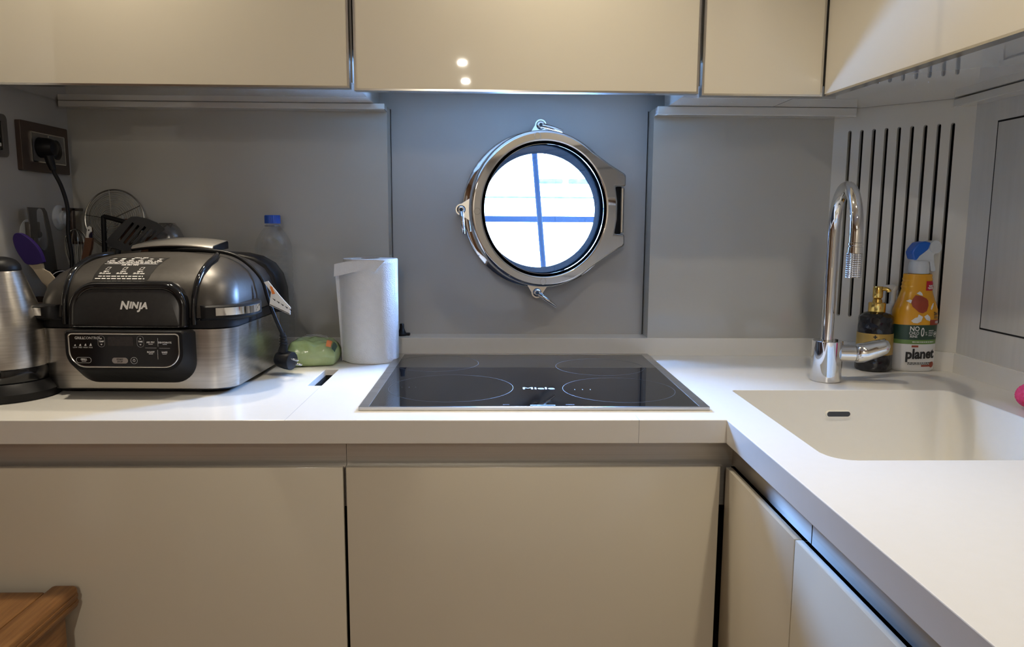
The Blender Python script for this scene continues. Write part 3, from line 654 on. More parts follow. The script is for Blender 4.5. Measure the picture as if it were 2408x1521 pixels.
tag_ = [(-0.5075, 0.2580, 0.1880), (-0.4993, 0.2580, 0.1905), (-0.4750, 0.2570, 0.1595), (-0.4574, 0.2560, 0.1399), (-0.4587, 0.2560, 0.1258), (-0.4783, 0.2570, 0.1347), (-0.4986, 0.2580, 0.1436), (-0.4944, 0.2580, 0.1692)]
bm = NB(); T0 = [Vector(p) for p in tag_]; loft(bm, [T0, [p + Vector((.0002, .0012, .0001)) for p in T0]]); tg = part('cord_tag', bm, WPLAS, pc, 'white folded label', smooth=0)
bm = NB()
def tq(ps, mi): bm.faces.new([bm.verts.new(Vector(p) + Vector((0, -.0009, 0))) for p in ps]).material_index = mi
tq([(-0.4964, 0.2580, 0.1815), (-0.4916, 0.2580, 0.1790), (-0.4862, 0.2575, 0.1660), (-0.4921, 0.2578, 0.1651)], 0)
for a in (0, 7, 14, 21, 28): tq([tuple(Vector((-0.4921, 0.2570, 0.1578)) + Vector((.0011 * a, -.0003, -.0007 * a))), tuple(Vector((-0.4857, 0.2570, 0.1545)) + Vector((.0011 * a, -.0003, -.0007 * a))), tuple(Vector((-0.4866, 0.2570, 0.1520)) + Vector((.0011 * a, -.0003, -.0007 * a)))], 1)
tq([(-0.4977, 0.2580, 0.1461), (-0.4782, 0.2570, 0.1372), (-0.4595, 0.2560, 0.1283), (-0.4595, 0.2560, 0.1270), (-0.4782, 0.2570, 0.1356), (-0.4978, 0.2580, 0.1445)], 1)
part('tag_print', bm, [ORPR, BLPR], tg, smooth=0)

# ------------------------------------------------------------------ kettle, left edge
KX, KY = -.915, .113
root = empty('kettle', (KX, KY, 0), 'brushed steel kettle with black lid and handle at the left edge', 'kettle')
bm = NB(); lathe(bm, [(.076, 0), (.080, .002), (.081, .014), (.074, .024), (.068, .030)], 56, (KX, KY, 0)); part('power_base', bm, BLACK, root)
bm = NB(); lathe(bm, [(.0655, .0302), (.0668, .032), (.0678, .052), (.0668, .0545)], 56, (KX, KY, 0)); part('lower_collar', bm, BLACKG, root)
bm = NB(); lathe(bm, [(p.x, p.y) for p in spline([(.0668, .055, 0), (.0672, .075, 0), (.0660, .100, 0), (.0638, .122, 0), (.0605, .137, 0), (.0548, .157, 0), (.0440, .189, 0), (.0340, .2160, 0), (.0325, .2175, 0)], 4)], 64, (KX, KY, 0)); part('steel_body', bm, STEEL, root, smooth=60)
bm = NB(); lathe(bm, [(p.x, p.y) for p in spline([(.0338, .2178, 0), (.0340, .2210, 0), (.0320, .2280, 0), (.0250, .2360, 0), (.0130, .2405, 0), (.001, .2415, 0)], 4)], 48, (KX, KY, 0)); part('lid', bm, BLACK, root, smooth=60)
bm = NB()
hpx = spline([(KX + .008, KY - .030, .222), (KX + .012, KY - .056, .222), (KX + .016, KY - .084, .198), (KX + .020, KY - .098, .150), (KX + .022, KY - .100, .100), (KX + .022, KY - .090, .062), (KX + .019, KY - .066, .048)], 6)
tube(bm, hpx, [.012 + .003 * math.sin(PI * i / (len(hpx) - 1)) for i in range(len(hpx))], 16); part('handle', bm, BLACK, root)

# ------------------------------------------------------------------ wall sockets, cord
SX = -1.005
def wbx(bm, d0, d1, y0, y1, z0, z1, b=0., mi=0): return box(bm, SX + d0, SX + d1, y0, y1, z0, z1, b, 2, mi)
root = empty('wall_socket', (SX, .415, .45), 'brown framed double wall socket with a black plug in its left outlet', 'socket')
bm = NB(); plate(bm, rrect(.3345, .4985, .4010, .4985, .003, 3), [rect(.3655, .4805, .4210, .4785)], SX + .0002, SX + .0105, lambda u, v, t: Vector((t, u, v))); o = part('frame', bm, BROWNP, root, smooth=0); bevel_mod(o, .0012)
bm = NB(); plate(bm, rect(.3655, .4805, .4210, .4785), [circle(.3945, .4500, .0205, 32), circle(.4515, .4500, .0205, 32)], SX + .0002, SX + .0125, lambda u, v, t: Vector((t, u, v))); o = part('insert', bm, OUTDK, root, smooth=30); bevel_mod(o, .001)
bm = NB()
for z in (.4210, .4785): wbx(bm, .0105, .0132, .3655, .4805, z - .0012, z + .0012)
for y in (.3655, .423, .4805): wbx(bm, .0105, .0132, y - .0010, y + .0010, .4210, .4785)
part('insert_edging', bm, SATIN, root)
for y in (.3945, .4515):
    bm = NB(); lathe(bm, [(.0205, .0012), (.0203, .0020), (.0001, .0020)], 32, (SX, y, .45), (1, 0, 0)); s_ = part('socket_well', bm, DGREY, root)
    bm = NB()
    for z in (-.0095, .0095): lathe(bm, [(.003, .0021), (.003, .0024), (.0001, .0024)], 12, (SX, y + z, .45), (1, 0, 0))
    part('pin_holes', bm, DARK, s_)
root = empty('switch_plate', (SX, .25, .46), 'grey framed wall switch with dark rocker cut by the left edge', 'switch')
bm = NB(); plate(bm, rrect(.205, .2985, .4215, .5015, .010, 5), [rrect(.224, .283, .434, .489, .004, 3)], SX + .0002, SX + .009, lambda u, v, t: Vector((t, u, v))); o = part('frame', bm, GREYP, root, smooth=0); bevel_mod(o, .0015)
bm = NB(); wbx(bm, .0002, .0075, .2245, .2825, .4345, .4885, .0008); part('rocker', bm, BLACKG, root)
bm = NB()
flat(bm, rrect(.271, .2785, .441, .4475, .0015, 3), lambda u, v: Vector((SX + .0078, u, v))); part('rocker_symbol', bm, WPRINT, root, smooth=0)
root = empty('power_cord', (-.96, .3945, 0), 'black power cord hanging from the plug in the brown wall socket', 'cord')
bm = NB(); lathe(bm, [(.0195, .003), (.0200, .016), (.0190, .030), (.0150, .040), (.006, .043), (.0001, .0435)], 28, (SX, .3945, .4500), (1, 0, 0))
tube(bm, [(SX + .026, .3945, .437), (SX + .030, .3945, .420), (SX + .034, .3950, .4050)], [.0095, .0085, .0062], 14); part('plug', bm, BLACK, root)
bm = NB(); kp = spline([(-.9715, .3945, .412), (-.9700, .3960, .400), (-.9600, .4009, .371), (-.9520, .4030, .328), (-.9500, .3950, .275), (-.9450, .3920, .2200), (-.9500, .380, .15), (-.962, .370, .06), (-.972, .366, .012), (-.960, .362, .0045), (-.90, .360, .0045)], 6); tube(bm, kp, .0040, 10); part('cable', bm, BLACK, root)

# ------------------------------------------------------------------ suction hooks on the wall
def suction(name, y, z, r, label, cat, stand=.020):
    root = empty(name, (SX, y, z), label, cat)
    bm = NB(); lathe(bm, [(r, .0004), (r, .002), (r * .86, .006), (r * .60, .010), (r * .56, .0145), (r * .34, .0165), (r * .30, stand), (.0001, stand)], 36, (SX, y, z), (1, 0, 0)); part('suction_cup', bm, FROST, root, smooth=25)
    return root
root = suction('suction_hook', .352, .275, .030, 'grey loop hook on a white suction cup behind the purple spatula', 'hook')
X1 = -.982
lo = [(.3150, .3285), (.3700, .3278), (.3775, .3200), (.3860, .2900), (.3930, .2500), (.3990, .2000), (.3860, .1940), (.3500, .1980), (.3330, .2350), (.3300, .2700), (.3260, .2920), (.3170, .2960)]
hole = [(p.x, p.y) for p in spline([(.3445, .3235, 0), (.3640, .3235, 0), (.3690, .3000, 0), (.3740, .2700, 0), (.3690, .2500, 0), (.3580, .2430, 0), (.3450, .2520, 0), (.3400, .2700, 0), (.3420, .2950, 0)], 4, True)]
bm = NB(); plate(bm, lo, [hole], X1, X1 + .0022, lambda u, v, t: Vector((t, u, v))); o = part('loop_plate', bm, GREYP, root, smooth=0); bevel_mod(o, .0005)
bm = NB(); lathe(bm, [(.006, .010), (.006, .0235)], 12, (SX, .352, .275), (1, 0, 0)); box(bm, SX + .014, X1 + .002, .318, .352, .268, .300, .002); part('stem', bm, GREYP, root)
root = suction('suction_hook', .462, .3090, .027, 'white suction cup with brown hook beside the wire skimmer', 'hook')
bm = NB(); box(bm, SX + .018, SX + .026, .442, .512, .3235, .3300, .0012); box(bm, SX + .018, SX + .026, .468, .480, .255, .3300, .0012); box(bm, SX + .018, SX + .048, .468, .480, .252, .258, .0012); part('hook_bar', bm, BROWNP, root)

# ------------------------------------------------------------------ utensils behind the grill
root = empty('utensil_holder', (-.94, .29, 0), 'dark brown square utensil holder between the kettle and the wall', 'holder')
bm = NB(); o1 = rrect(-.9985, -.884, .232, .346, .012, 5); i1 = rrect(-.9955, -.887, .235, .343, .010, 5)
plate(bm, o1, [i1], .006, .150, lambda u, v, t: Vector((u, v, t))); part('wall', bm, BROWNP, root)
bm = NB(); prism(bm, o1, 0, .006); part('bottom', bm, BROWNP, root)
root = empty('utensil_crock', (-.925, .4490, 0), 'round dark crock holding the whisk and skimmer behind the grill', 'holder')
bm = NB(); lathe(bm, [(.044, 0), (.048, .003), (.0485, .120), (.0455, .120), (.045, .006), (.0001, .006)], 40, (-.925, .4490, 0)); part('crock_body', bm, BLACK, root)
def utensil(name, label, cat, loc): return empty(name, loc, label, cat)
# wire skimmer leaning on the back panel
SKC = Vector((-.9030, .4950, .3065)); SR = .0640
root = utensil('wire_skimmer', 'round spiral wire skimmer leaning against the back panel', 'skimmer', (-.90, .49, .02))
def skp(r, a): return SKC + Vector((r * math.cos(a), .10 * r * math.sin(a), r * math.sin(a)))
bm = NB(); tube(bm, [skp(SR, 2 * PI * k / 64) for k in range(64)], .0018, 8, True); part('rim', bm, WIRE, root)
bm = NB(); tube(bm, [skp(.005 + (SR - .007) * k / 420, 2 * PI * 14 * k / 420) - Vector((.010 * (1 - k / 420), 0, 0)) for k in range(421)], .00065, 5); part('spiral', bm, WIRE, root)
bm = NB()
for a in (28, 100, 172, 244, 300): tube(bm, [skp(.004, 0) - Vector((.01, .001, 0)), skp(SR, math.radians(a)) - Vector((0, .001, 0))], .0009, 6)
part('spokes', bm, WIRE, root)
bm = NB(); tube(bm, [skp(SR, -1.75), (-.9200, .476, .15), (-.925, .462, .012)], .0032, 8); part('handle', bm, WIRE, root)
# slotted turner
root = utensil('slotted_turner', 'dark grey slotted turner head rising behind the grill lid', 'spatula', (-.84, .44, .012))
tc = [(-0.8347, 0.4250, 0.3121), (-0.8214, 0.4250, 0.3121), (-0.8038, 0.4250, 0.3087), (-0.7812, 0.4250, 0.2999), (-0.7659, 0.4250, 0.2884), (-0.7661, 0.4250, 0.2839), (-0.7847, 0.4250, 0.2704), (-0.8043, 0.4250, 0.2551), (-0.8257, 0.4250, 0.2415), (-0.8490, 0.4250, 0.2396), (-0.8787, 0.4250, 0.2484), (-0.8887, 0.4250, 0.2591), (-0.8713, 0.4250, 0.2798), (-0.8486, 0.4250, 0.3022)]
tO = [(p[0], p[2]) for p in tc]
sl = []
for k, (a, b) in enumerate((((-0.8302, 0.4250, 0.2987), (-0.8610, 0.4250, 0.2611)), ((-0.8189, 0.4250, 0.2935), (-0.8497, 0.4250, 0.2557)), ((-0.8049, 0.4250, 0.2909), (-0.8393, 0.4250, 0.2522)), ((-0.7927, 0.4250, 0.2865), (-0.8250, 0.4250, 0.2523)), ((-0.7831, 0.4250, 0.2821), (-0.8086, 0.4250, 0.2577)))):
    A_, B_ = Vector((a[0], a[2])), Vector((b[0], b[2])); n_ = (B_ - A_).normalized(); n_ = Vector((-n_.y, n_.x)) * .0026
    sl.append([tuple(A_ + n_), tuple(A_ - n_), tuple(B_ - n_), tuple(B_ + n_)])
bm = NB(); plate(bm, tO, sl, .4235, .4262, lambda u, v, t: Vector((u, t + (v - .28) * .12, v))); part('slotted_head', bm, DGREY, root)
bm = NB(); tube(bm, [(-.862, .4210, .243), (-.8985, .437, .130), (-.935, .450, .0095)], [.0055, .006, .007], 10); part('handle', bm, DGREY, root)
# black bent-neck utensil
root = utensil('black_ladle', 'black nylon utensil with its neck bent to a right angle before the wire skimmer', 'ladle', (-.90, .44, .012))
bm = NB(); tube(bm, spline([(-.9300, .432, .0105), (-.9080, .438, .12), (-.9010, .440, .24), (-.9000, .442, .305), (-.8960, .442, .3110), (-.8600, .441, .3020), (-.8420, .447, .2975)], 5), .0052, 10); part('handle', bm, BLACK, root)
bm = NB(); lathe(bm, [(.0005, -.012), (.012, -.010), (.020, -.002), (.0225, .008), (.0205, .008), (.012, -.004), (.0005, -.008)], 24, (-.8260, .4530, .2940), (.1, .15, 1)); part('bowl', bm, BLACK, root)
# two wooden spoons
for (x0, y0, x1, z1, lab) in ((-.930, .4620, -.8560, .3020, 'dark wooden spoon with rounded end left of the slotted turner'), (-.957, .4450, -.7960, .2640, 'reddish wooden spoon seen through the slots of the turner')):
    root = utensil('wooden_spoon', lab, 'spoon', (x0, y0, .01))
    bm = NB(); tube(bm, [(x0, y0, .0105), (x0 + (x1 - x0) * .75, y0, z1 * .75)], [.0045, .0055], 10); part('handle', bm, WOODS, root)
    bm = NB(); dv = Vector((x1 - x0, 0, z1)).normalized(); lathe(bm, [(.005, -.065), (.011, -.045), (.0165, -.020), (.0155, -.006), (.009, .004), (.0001, .006)], 20, (x1, y0, z1), tuple(dv), sy=.5); part('spoon_head', bm, WOODS, root)
# tongs
root = utensil('serving_tongs', 'steel ended tongs with dark grip standing behind the grill', 'tongs', (-.93, .39, .012))
bm = NB(); tO = [(-0.9043, 0.3850, 0.2896), (-0.8990, 0.3850, 0.2923), (-0.8949, 0.3850, 0.2888), (-0.8946, 0.3850, 0.2671), (-0.9086, 0.3850, 0.2652)]
plate(bm, [(p[0], p[2]) for p in tO], [circle((-0.9013, 0.3850, 0.2836)[0], (-0.9013, 0.3850, 0.2836)[2], .0018, 12)], .383, .3875, lambda u, v, t: Vector((u, t, v))); part('steel_end', bm, CHROME, root)
bm = NB(); loft(bm, [[Vector(p) + Vector((a * w_, b * .004, 0)) for a, b in ((-1, -1), (1, -1), (1, 1), (-1, 1))] for p, w_ in (((-0.9020, 0.3860, 0.2679), .0070), ((-0.9071, 0.3860, 0.2451), .0075), ((-0.9138, 0.3860, 0.2232), .0065), ((-.9400, .412, .12), .005), ((-.935, .428, .0095), .004))]); part('grip', bm, WOODS, root)
# whisk, loops up
root = utensil('wire_whisk', 'balloon whisk with thin steel wires beside the hanging black cord', 'whisk', (-.955, .43, .012))
wc = Vector((-.9540, .4300, .2350))
for k in range(6):
    a = PI * k / 6; bm = NB(); dx, dy = math.cos(a), math.sin(a) * .75
    tube(bm, spline([wc + Vector((dx * r, dy * r, z)) for r, z in ((.004, -.070), (.017, -.025), (.0235, .012), (.018, .038), (0, .050), (-.018, .038), (-.0235, .012), (-.017, -.025), (-.004, -.070))], 5), .0007, 6); part('wire_loop', bm, WIRE, root)
bm = NB(); tube(bm, [wc + Vector((0, 0, -.066)), wc + Vector((0, 0, -.09)), wc + Vector((.012, .005, -.222))], [.007, .0075, .006], 12); part('handle', bm, WIRE, root)
# purple silicone spatula leaning
root = utensil('silicone_spatula', 'spatula with purple silicone head and beige handle behind the kettle', 'spatula', (-.90, .355, .10))
def yp(ps): return [(p[0], p[2]) for p in ps]
po2 = yp([(-0.9704, 0.2450, 0.2678), (-0.9665, 0.2450, 0.2774), (-0.9577, 0.2450, 0.2790), (-0.9472, 0.2450, 0.2735), (-0.9354, 0.2450, 0.2633), (-0.9241, 0.2450, 0.2474), (-0.9184, 0.2450, 0.2291), (-0.9205, 0.2450, 0.2227), (-0.9467, 0.2450, 0.2202), (-0.9583, 0.2450, 0.2329), (-0.9671, 0.2450, 0.2504)])
bm = NB(); plate(bm, [(p.x, p.y) for p in spline([(a, b, 0) for a, b in po2], 3, True)], [], .2460, .2560, lambda u, v, t: Vector((u, t, v))); o = part('silicone_head', bm, PURPLE, root, 'purple silicone head', smooth=0); bevel_mod(o, .003, 3)
bm = NB(); ho = yp([(-0.9463, 0.2470, 0.2209), (-0.9217, 0.2470, 0.2226), (-0.9202, 0.2470, 0.2106), (-0.9051, 0.2470, 0.1800), (-0.9133, 0.2470, 0.1768), (-0.9236, 0.2470, 0.1872), (-0.9377, 0.2470, 0.2105)]); plate(bm, ho, [], .2475, .2545, lambda u, v, t: Vector((u, t, v)))
tube(bm, [Vector((-0.9122, 0.2510, 0.1797)), (-.9090, .264, .12), (-.903, .280, .0085)], [.0055, .0055, .006], 10); part('handle', bm, BEIGE, root)
# beige blade utensil and black spoon
root = utensil('beige_server', 'beige plastic serving blade curving beside the purple spatula', 'utensil', (-.91, .25, .10))
bm = NB(); bo = yp([(-0.9152, 0.2400, 0.2126), (-0.9038, 0.2400, 0.2063), (-0.8945, 0.2400, 0.1943), (-0.8884, 0.2400, 0.1807), (-0.8875, 0.2400, 0.1710), (-0.8987, 0.2400, 0.1694), (-0.9039, 0.2400, 0.1838), (-0.9107, 0.2400, 0.1983)]); plate(bm, bo, [], .2395, .2435, lambda u, v, t: Vector((u, t, v)))
tube(bm, [Vector((-0.8955, 0.2415, 0.1709)), (-.895, .255, .09), (-.893, .262, .0085)], [.005, .005, .0055], 10); part('blade', bm, BEIGE, root)
root = utensil('serving_spoon', 'black spoon with a bright steel edge just left of the grill lid', 'spoon', (-.90, .31, .10))
sc = Vector((-0.9184, 0.3000, 0.1823))
bm = NB(); lathe(bm, [(.0005, -.010), (.012, -.008), (.0175, -.001), (.0195, .006), (.0180, .006), (.012, -.004), (.0005, -.006)], 26, sc, (.55, -.75, .35), sx=1, sy=1.2); part('bowl', bm, BLACKG, root)
bm = NB(); qn = Vector((0, 0, 1)).rotation_difference(Vector((.55, -.75, .35)).normalized())
tube(bm, [sc + qn @ Vector((.0188 * math.cos(2 * PI * k / 40), .0226 * math.sin(2 * PI * k / 40), .0062)) for k in range(40)], .0009, 6, True); part('steel_edge', bm, CHROME, root)
bm = NB(); tube(bm, [sc + Vector((-.002, .004, -.020)), (-.918, .312, .10), (-.905, .322, .0085)], [.004, .0045, .005], 8); part('handle', bm, BLACK, root)
bm = NB(); tube(bm, spline([(-.9450, .318, .0105), (-.9450, .326, .12), (-.9440, .334, .1800), (-.9430, .336, .2050)], 4), [.005] * 9 + [.009, .010, .010, .006], 10); thing('black_spatula', bm, BLACK, 'black nylon handle end poking up between the hook and the grill', 'utensil', (-.945, .318, .011))
# clear plastic tub
root = empty('plastic_tub', (-.785, .475, 0), 'translucent plastic tub behind the slotted turner against the back panel', 'tub')
bm = NB(); loft(bm, [[Vector((u, v, z)) for u, v in rrect(-.814 + i, -.757 - i, .4585 + i * .3, .5135 - i * .3, .022, 6)] for z, i in ((.001, .012), (.004, .008), (.24, .001), (.262, .0), (.262, .003), (.006, .010))], (False, False)); part('tub_wall', bm, BOTTLER, root)
bm = NB(); loft(bm, [[Vector((u, v, z)) for u, v in rrect(-.816 + i, -.755 - i, .4570 + i, .5150 - i, .022, 6)] for z, i in ((.2622, .0), (.270, .0), (.288, .006), (.299, .018))]); part('lid', bm, BOTTLER, root)

# ------------------------------------------------------------------ water bottle
BX, BY = -.5520, .4745
root = empty('water_bottle', (BX, BY, 0), 'clear ribbed plastic water bottle with blue cap behind the grill', 'bottle')
pr = [(.030, .001), (.036, .003), (.0385, .010)]
z = .016
while z < .235: pr += [(.0395, z), (.0400, z + .005), (.0395, z + .010), (.0378, z + .0125)]; z += .015
pr += [(.0392, .244), (.0385, .252), (.034, .266), (.026, .280), (.0185, .289), (.0142, .293), (.0140, .2985)]
bm = NB(); lathe(bm, pr, 48, (BX, BY, 0), caps=(True, False)); part('bottle_body', bm, BOTTLE, root, smooth=50)
bm = NB(); lathe(bm, [(.0165, .2925), (.0175, .2935), (.0165, .2955)], 28, (BX, BY, 0)); part('neck_ring', bm, BOTTLER, root)
bm = NB(); pp = [(((.0163 if k % 2 else .0168) * math.cos(2 * PI * k / 60)), ((.0163 if k % 2 else .0168) * math.sin(2 * PI * k / 60))) for k in range(60)]
loft(bm, [[Vector((BX + x * s, BY + y * s, zz)) for x, y in pp] for zz, s in ((.2990, 1), (.3150, 1), (.3172, .93))]); part('cap', bm, BLUECAP, root, 'blue screw cap', smooth=0)

# ------------------------------------------------------------------ paper towel roll
TX, TY = -.3375, .4560
root = empty('paper_towel_roll', (TX, TY, 0), 'white paper towel roll standing left of the hob', 'paper towel')
bm = NB(); lathe(bm, [(.0580, .0005), (.0590, .002), (.0590, .2235), (.0578, .2250), (.0200, .2250), (.0200, .0005)], 72, (TX, TY, 0), caps=False); part('roll', bm, PAPER, root, smooth=40)
bm = NB(); lathe(bm, [(.0198, .0010), (.0198, .2256), (.0185, .2256), (.0185, .0010)], 40, (TX, TY, 0), caps=False); part('tube', bm, CARD, root)
bm = NB()
rows = []
for j in range(13):
    zz = .003 + .214 * j / 12; f = j / 12; row = []
    for k in range(23):
        t = k / 22; a = math.radians(-20 - 150 * min(1, t * 1.25)); r = .0596 + .0004 * t
        p = Vector((TX + r * math.cos(a), TY + r * math.sin(a), zz))
        if t > .62:
            e = (t - .62) / .38; p += Vector((-.0135 * e * (.15 + .95 * f), -.016 * e * (1 - .3 * f), .004 * e * math.sin(f * 5)))
        row.append(p)
    rows.append(row)
V = [[bm.verts.new(p) for p in r] for r in rows]
for a, b in zip(V, V[1:]):
    for i in range(22): bm.faces.new((a[i], a[i + 1], b[i + 1], b[i]))
part('loose_sheet', bm, PAPER, root, 'loose outer sheet lifting off at the left', smooth=60)
bm = NB(); FL = [Vector(p) for p in ((-0.4061, 0.4080, 0.2145), (-0.3811, 0.4000, 0.2204), (-0.3461, 0.3945, 0.2236), (-0.3194, 0.3945, 0.2246), (-0.2977, 0.3985, 0.2227), (-0.3081, 0.3945, 0.2112), (-0.3187, 0.3930, 0.1988), (-0.3374, 0.3930, 0.2023), (-0.3646, 0.3950, 0.1984), (-0.3871, 0.4000, 0.1926), (-0.4074, 0.4070, 0.1884))]
loft(bm, [FL, [p + Vector((.0003, .0010, 0)) for p in FL]]); part('folded_flap', bm, PAPER, root, smooth=20)

# ------------------------------------------------------------------ pack of wipes
WX, WY = -.4530, .4080
root = empty('wipes_pack', (WX, WY, 0), 'green plastic wipes pack lying left of the paper towel', 'wipes')
random.seed(4)
bm = NB(); rw = []
NU, NV = 15, 10
JIT = {}
def pillow(sgn):
    g = []
    for i in range(NU + 1):
        u = -1 + 2 * i / NU; r = []
        for j in range(NV + 1):
            v = -1 + 2 * j / NV
            hgt = (max(0, 1 - abs(u) ** 5) ** .5) * (max(0, 1 - abs(v) ** 4) ** .5)
            wr = .0012 * math.sin(9 * u + 5 * v) * hgt + .0012 * math.sin(17 * u * v + 3 * u) * hgt + .003 * hgt * math.sin(3 * v - 4 * u * u)
            JIT.setdefault((i, j), random.uniform(-1, 1)); wr += .0030 * hgt * JIT[(i, j)]
            zz = (.020 + .036 * hgt * (1 - .12 * u) + wr) if sgn > 0 else (.020 - .0195 * min(1, hgt * 1.8))
            r.append(Vector((WX + u * .0530 * (1 - .03 * v * v), WY + v * .0440 * (1 - .05 * u * u) + u * .012, zz)))
        g.append(r)
    return g
for sgn in (1, -1):
    G = pillow(sgn); VV = [[bm.verts.new(p) for p in r] for r in G]
    for a, b in zip(VV, VV[1:]):
        for j in range(NV): bm.faces.new((a[j], a[j + 1], b[j + 1], b[j]))
o = part('pack', bm, GREEN, root, smooth=80); sb = o.modifiers.new('soft', 'SUBSURF'); sb.levels = 1; sb.render_levels = 2; sb.subdivision_type = 'CATMULL_CLARK'
def wpl(u, v):
    h_ = (max(0, 1 - abs(u) ** 5) ** .5) * (max(0, 1 - abs(v) ** 4) ** .5)
    wr = .0012 * math.sin(9 * u + 5 * v) * h_ + .0012 * math.sin(17 * u * v + 3 * u) * h_ + .003 * h_ * math.sin(3 * v - 4 * u * u)
    return Vector((WX + u * .0530 * (1 - .03 * v * v), WY + v * .0440 * (1 - .05 * u * u) + u * .012 - .0022, .0235 + .036 * h_ * (1 - .12 * u) + wr))
bm = NB()
flat(bm, rect(.62, .80, -.90, -.35), wpl, 0, .1); part('orange_mark', bm, ORPR, root, smooth=60)
bm = NB(); flat(bm, rect(.84, .96, -.92, -.30), wpl, 0, .08); part('side_label', bm, DGREEN, root, smooth=60)
bm = NB()
for k in range(4): flat(bm, rect(-.45 + .04 * k, .55 - .05 * k, .05 + .17 * k, .09 + .17 * k), wpl, 0, .1)
part('printed_lines', bm, WPRINT, root, smooth=60)

# ------------------------------------------------------------------ small black stopper on the ledge
bm = NB(); lathe(bm, [(.0125, .0404), (.0135, .0412), (.0130, .0450), (.0100, .0475), (.0070, .0530), (.0052, .0580), (.0050, .0675), (.0042, .0685), (.0001, .0688)], 24, (-.2830, .552, 0)); box(bm, -.2800, -.2640, .546, .558, .0404, .0470, .002)
thing('rubber_stopper', bm, BLACK, 'small black rubber stopper on the ledge beside the paper towel', 'stopper', (-.283, .552, .0404))

# ------------------------------------------------------------------ tap
FX, FYY = .5840, .2400
root = empty('kitchen_tap', (FX, FYY, 0), 'tall chrome arched kitchen tap at the back of the sink', 'tap')
bm = NB(); lathe(bm, [(.0275, .0002), (.0283, .001), (.0283, .0790), (.0275, .0800), (.0125, .0800)], 48, (FX, FYY, 0)); part('base', bm, CHROME, root)
bm = NB(); hx = Vector((-.22, -1, 0)).normalized(); R_ = .084; zc = .2855
P0 = Vector((FX - .002, FYY, 0)); pts = [P0 + Vector((0, 0, z)) for z in (.079, .12, .16, .20, .24, zc)]
pts += [P0 + hx * (R_ - R_ * math.cos(a)) + Vector((0, 0, zc + R_ * math.sin(a))) for a in [PI * k / 24 for k in range(1, 25)]]
pts += [P0 + hx * 2 * R_ + Vector((0, 0, zc - d)) for d in (.006, .012)]
tube(bm, pts, .0114, 24); part('spout', bm, CHROME, root, smooth=60)
PN = P0 + hx * 2 * R_
bm = NB(); lathe(bm, [(.0114, zc - .0125), (.0122, zc - .013), (.0122, zc - .0165), (.0108, zc - .017), (.0108, zc - .0195), (.0124, zc - .020), (.0126, zc - .0265), (.0126, zc - .030)], 28, (PN.x, PN.y, 0)); part('spray_collar', bm, CHROME, root)
bm = NB(); rr_ = []
for j in range(12):
    zz = zc - .0300 - .0036 * j
    for dz, rad in ((0, .0122), (.0018, .0127)):
        rr_.append([Vector((PN.x + (rad + (.0003 if k % 2 else -.0003)) * math.cos(2 * PI * k / 48), PN.y + (rad + (.0003 if k % 2 else -.0003)) * math.sin(2 * PI * k / 48), zz - dz)) for k in range(48)])
loft(bm, rr_); part('spray_head', bm, SATIN, root, 'knurled spray head', smooth=20)
bm = NB(); lv = Vector((FX, FYY - .006, .0565)); lathe(bm, [(.0165, .020), (.0165, .0475), (.0158, .0480)], 28, lv, (1, -.18, 0)); part('lever_stub', bm, CHROME, root)
bm = NB(); q0 = lv + Vector((.0478, -.0086, 0))
rg = []
for d, a, b, lift in ((0, .0160, .0160, 0), (.004, .0185, .0185, .0005), (.016, .0185, .0190, .002), (.030, .0185, .0180, .007), (.046, .0185, .0165, .0125), (.053, .0178, .0150, .0150), (.056, .0150, .0115, .0158)):
    rg.append([q0 + Vector((d, -.18 * d - a * math.cos(2 * PI * k / 28), lift + b * math.sin(2 * PI * k / 28))) for k in range(28)])
loft(bm, rg); part('lever', bm, CHROME, root, smooth=60)

# ------------------------------------------------------------------ black soap dispenser
OX, OY = .7345, .3510
root = empty('soap_dispenser', (OX, OY, 0), 'black faceted soap dispenser with gold pump and gold label', 'soap dispenser')
bm = NB(); lathe(bm, [(.0325, .0005), (.0352, .003), (.0358, .010), (.0352, .060), (.0342, .100), (.0344, .108), (.0335, .114), (.0250, .120), (.0165, .123)], 24, (OX, OY, 0)); part('bottle', bm, SOAPB, root, smooth=15)
bm = NB(); lathe(bm, [(.0362, .036), (.0360, .0365), (.0354, .0795), (.0351, .080)], 48, (OX, OY, 0), caps=False); part('label', bm, GOLDL, root, 'gold label band', smooth=60)
def sol(u, v): a = -PI / 2 + .10 + u / .0362; return Vector((OX + .0366 * math.cos(a), OY + .0366 * math.sin(a), .058 + v))
bm = NB(); text(bm, '✚', .010, lambda u, v: sol(u - .020, v + .0155)); flat(bm, rect(-.0205, -.0195, .012, .019), sol); flat(bm, rect(-.0230, -.0170, .0150, .0160), sol)
small_print(bm, -.030, .004, .0030, .0022, sol, .003); small_print(bm, -.026, .000, -.0050, .0014, sol, .003); small_print(bm, -.028, .002, -.0090, .0014, sol, .003); part('label_print', bm, BLPR, root, smooth=0)
bm = NB(); lathe(bm, [(.0162, .1225), (.0170, .124), (.0170, .1415), (.0155, .143), (.0095, .1435), (.0085, .150), (.0062, .1505)], 36, (OX, OY, 0)); part('pump_collar', bm, GOLD, root)
bm = NB(); lathe(bm, [(.0060, .150), (.0085, .1515), (.0098, .1545), (.0098, .1735), (.0085, .1765), (.0001, .1775)], 32, (OX, OY, 0))
tube(bm, spline([(OX + .004, OY - .003, .1715), (OX + .012, OY - .008, .1715), (OX + .0165, OY - .0105, .1690), (OX + .0180, OY - .0112, .1660)], 4), .0042, 12); part('pump_head', bm, GOLD, root)
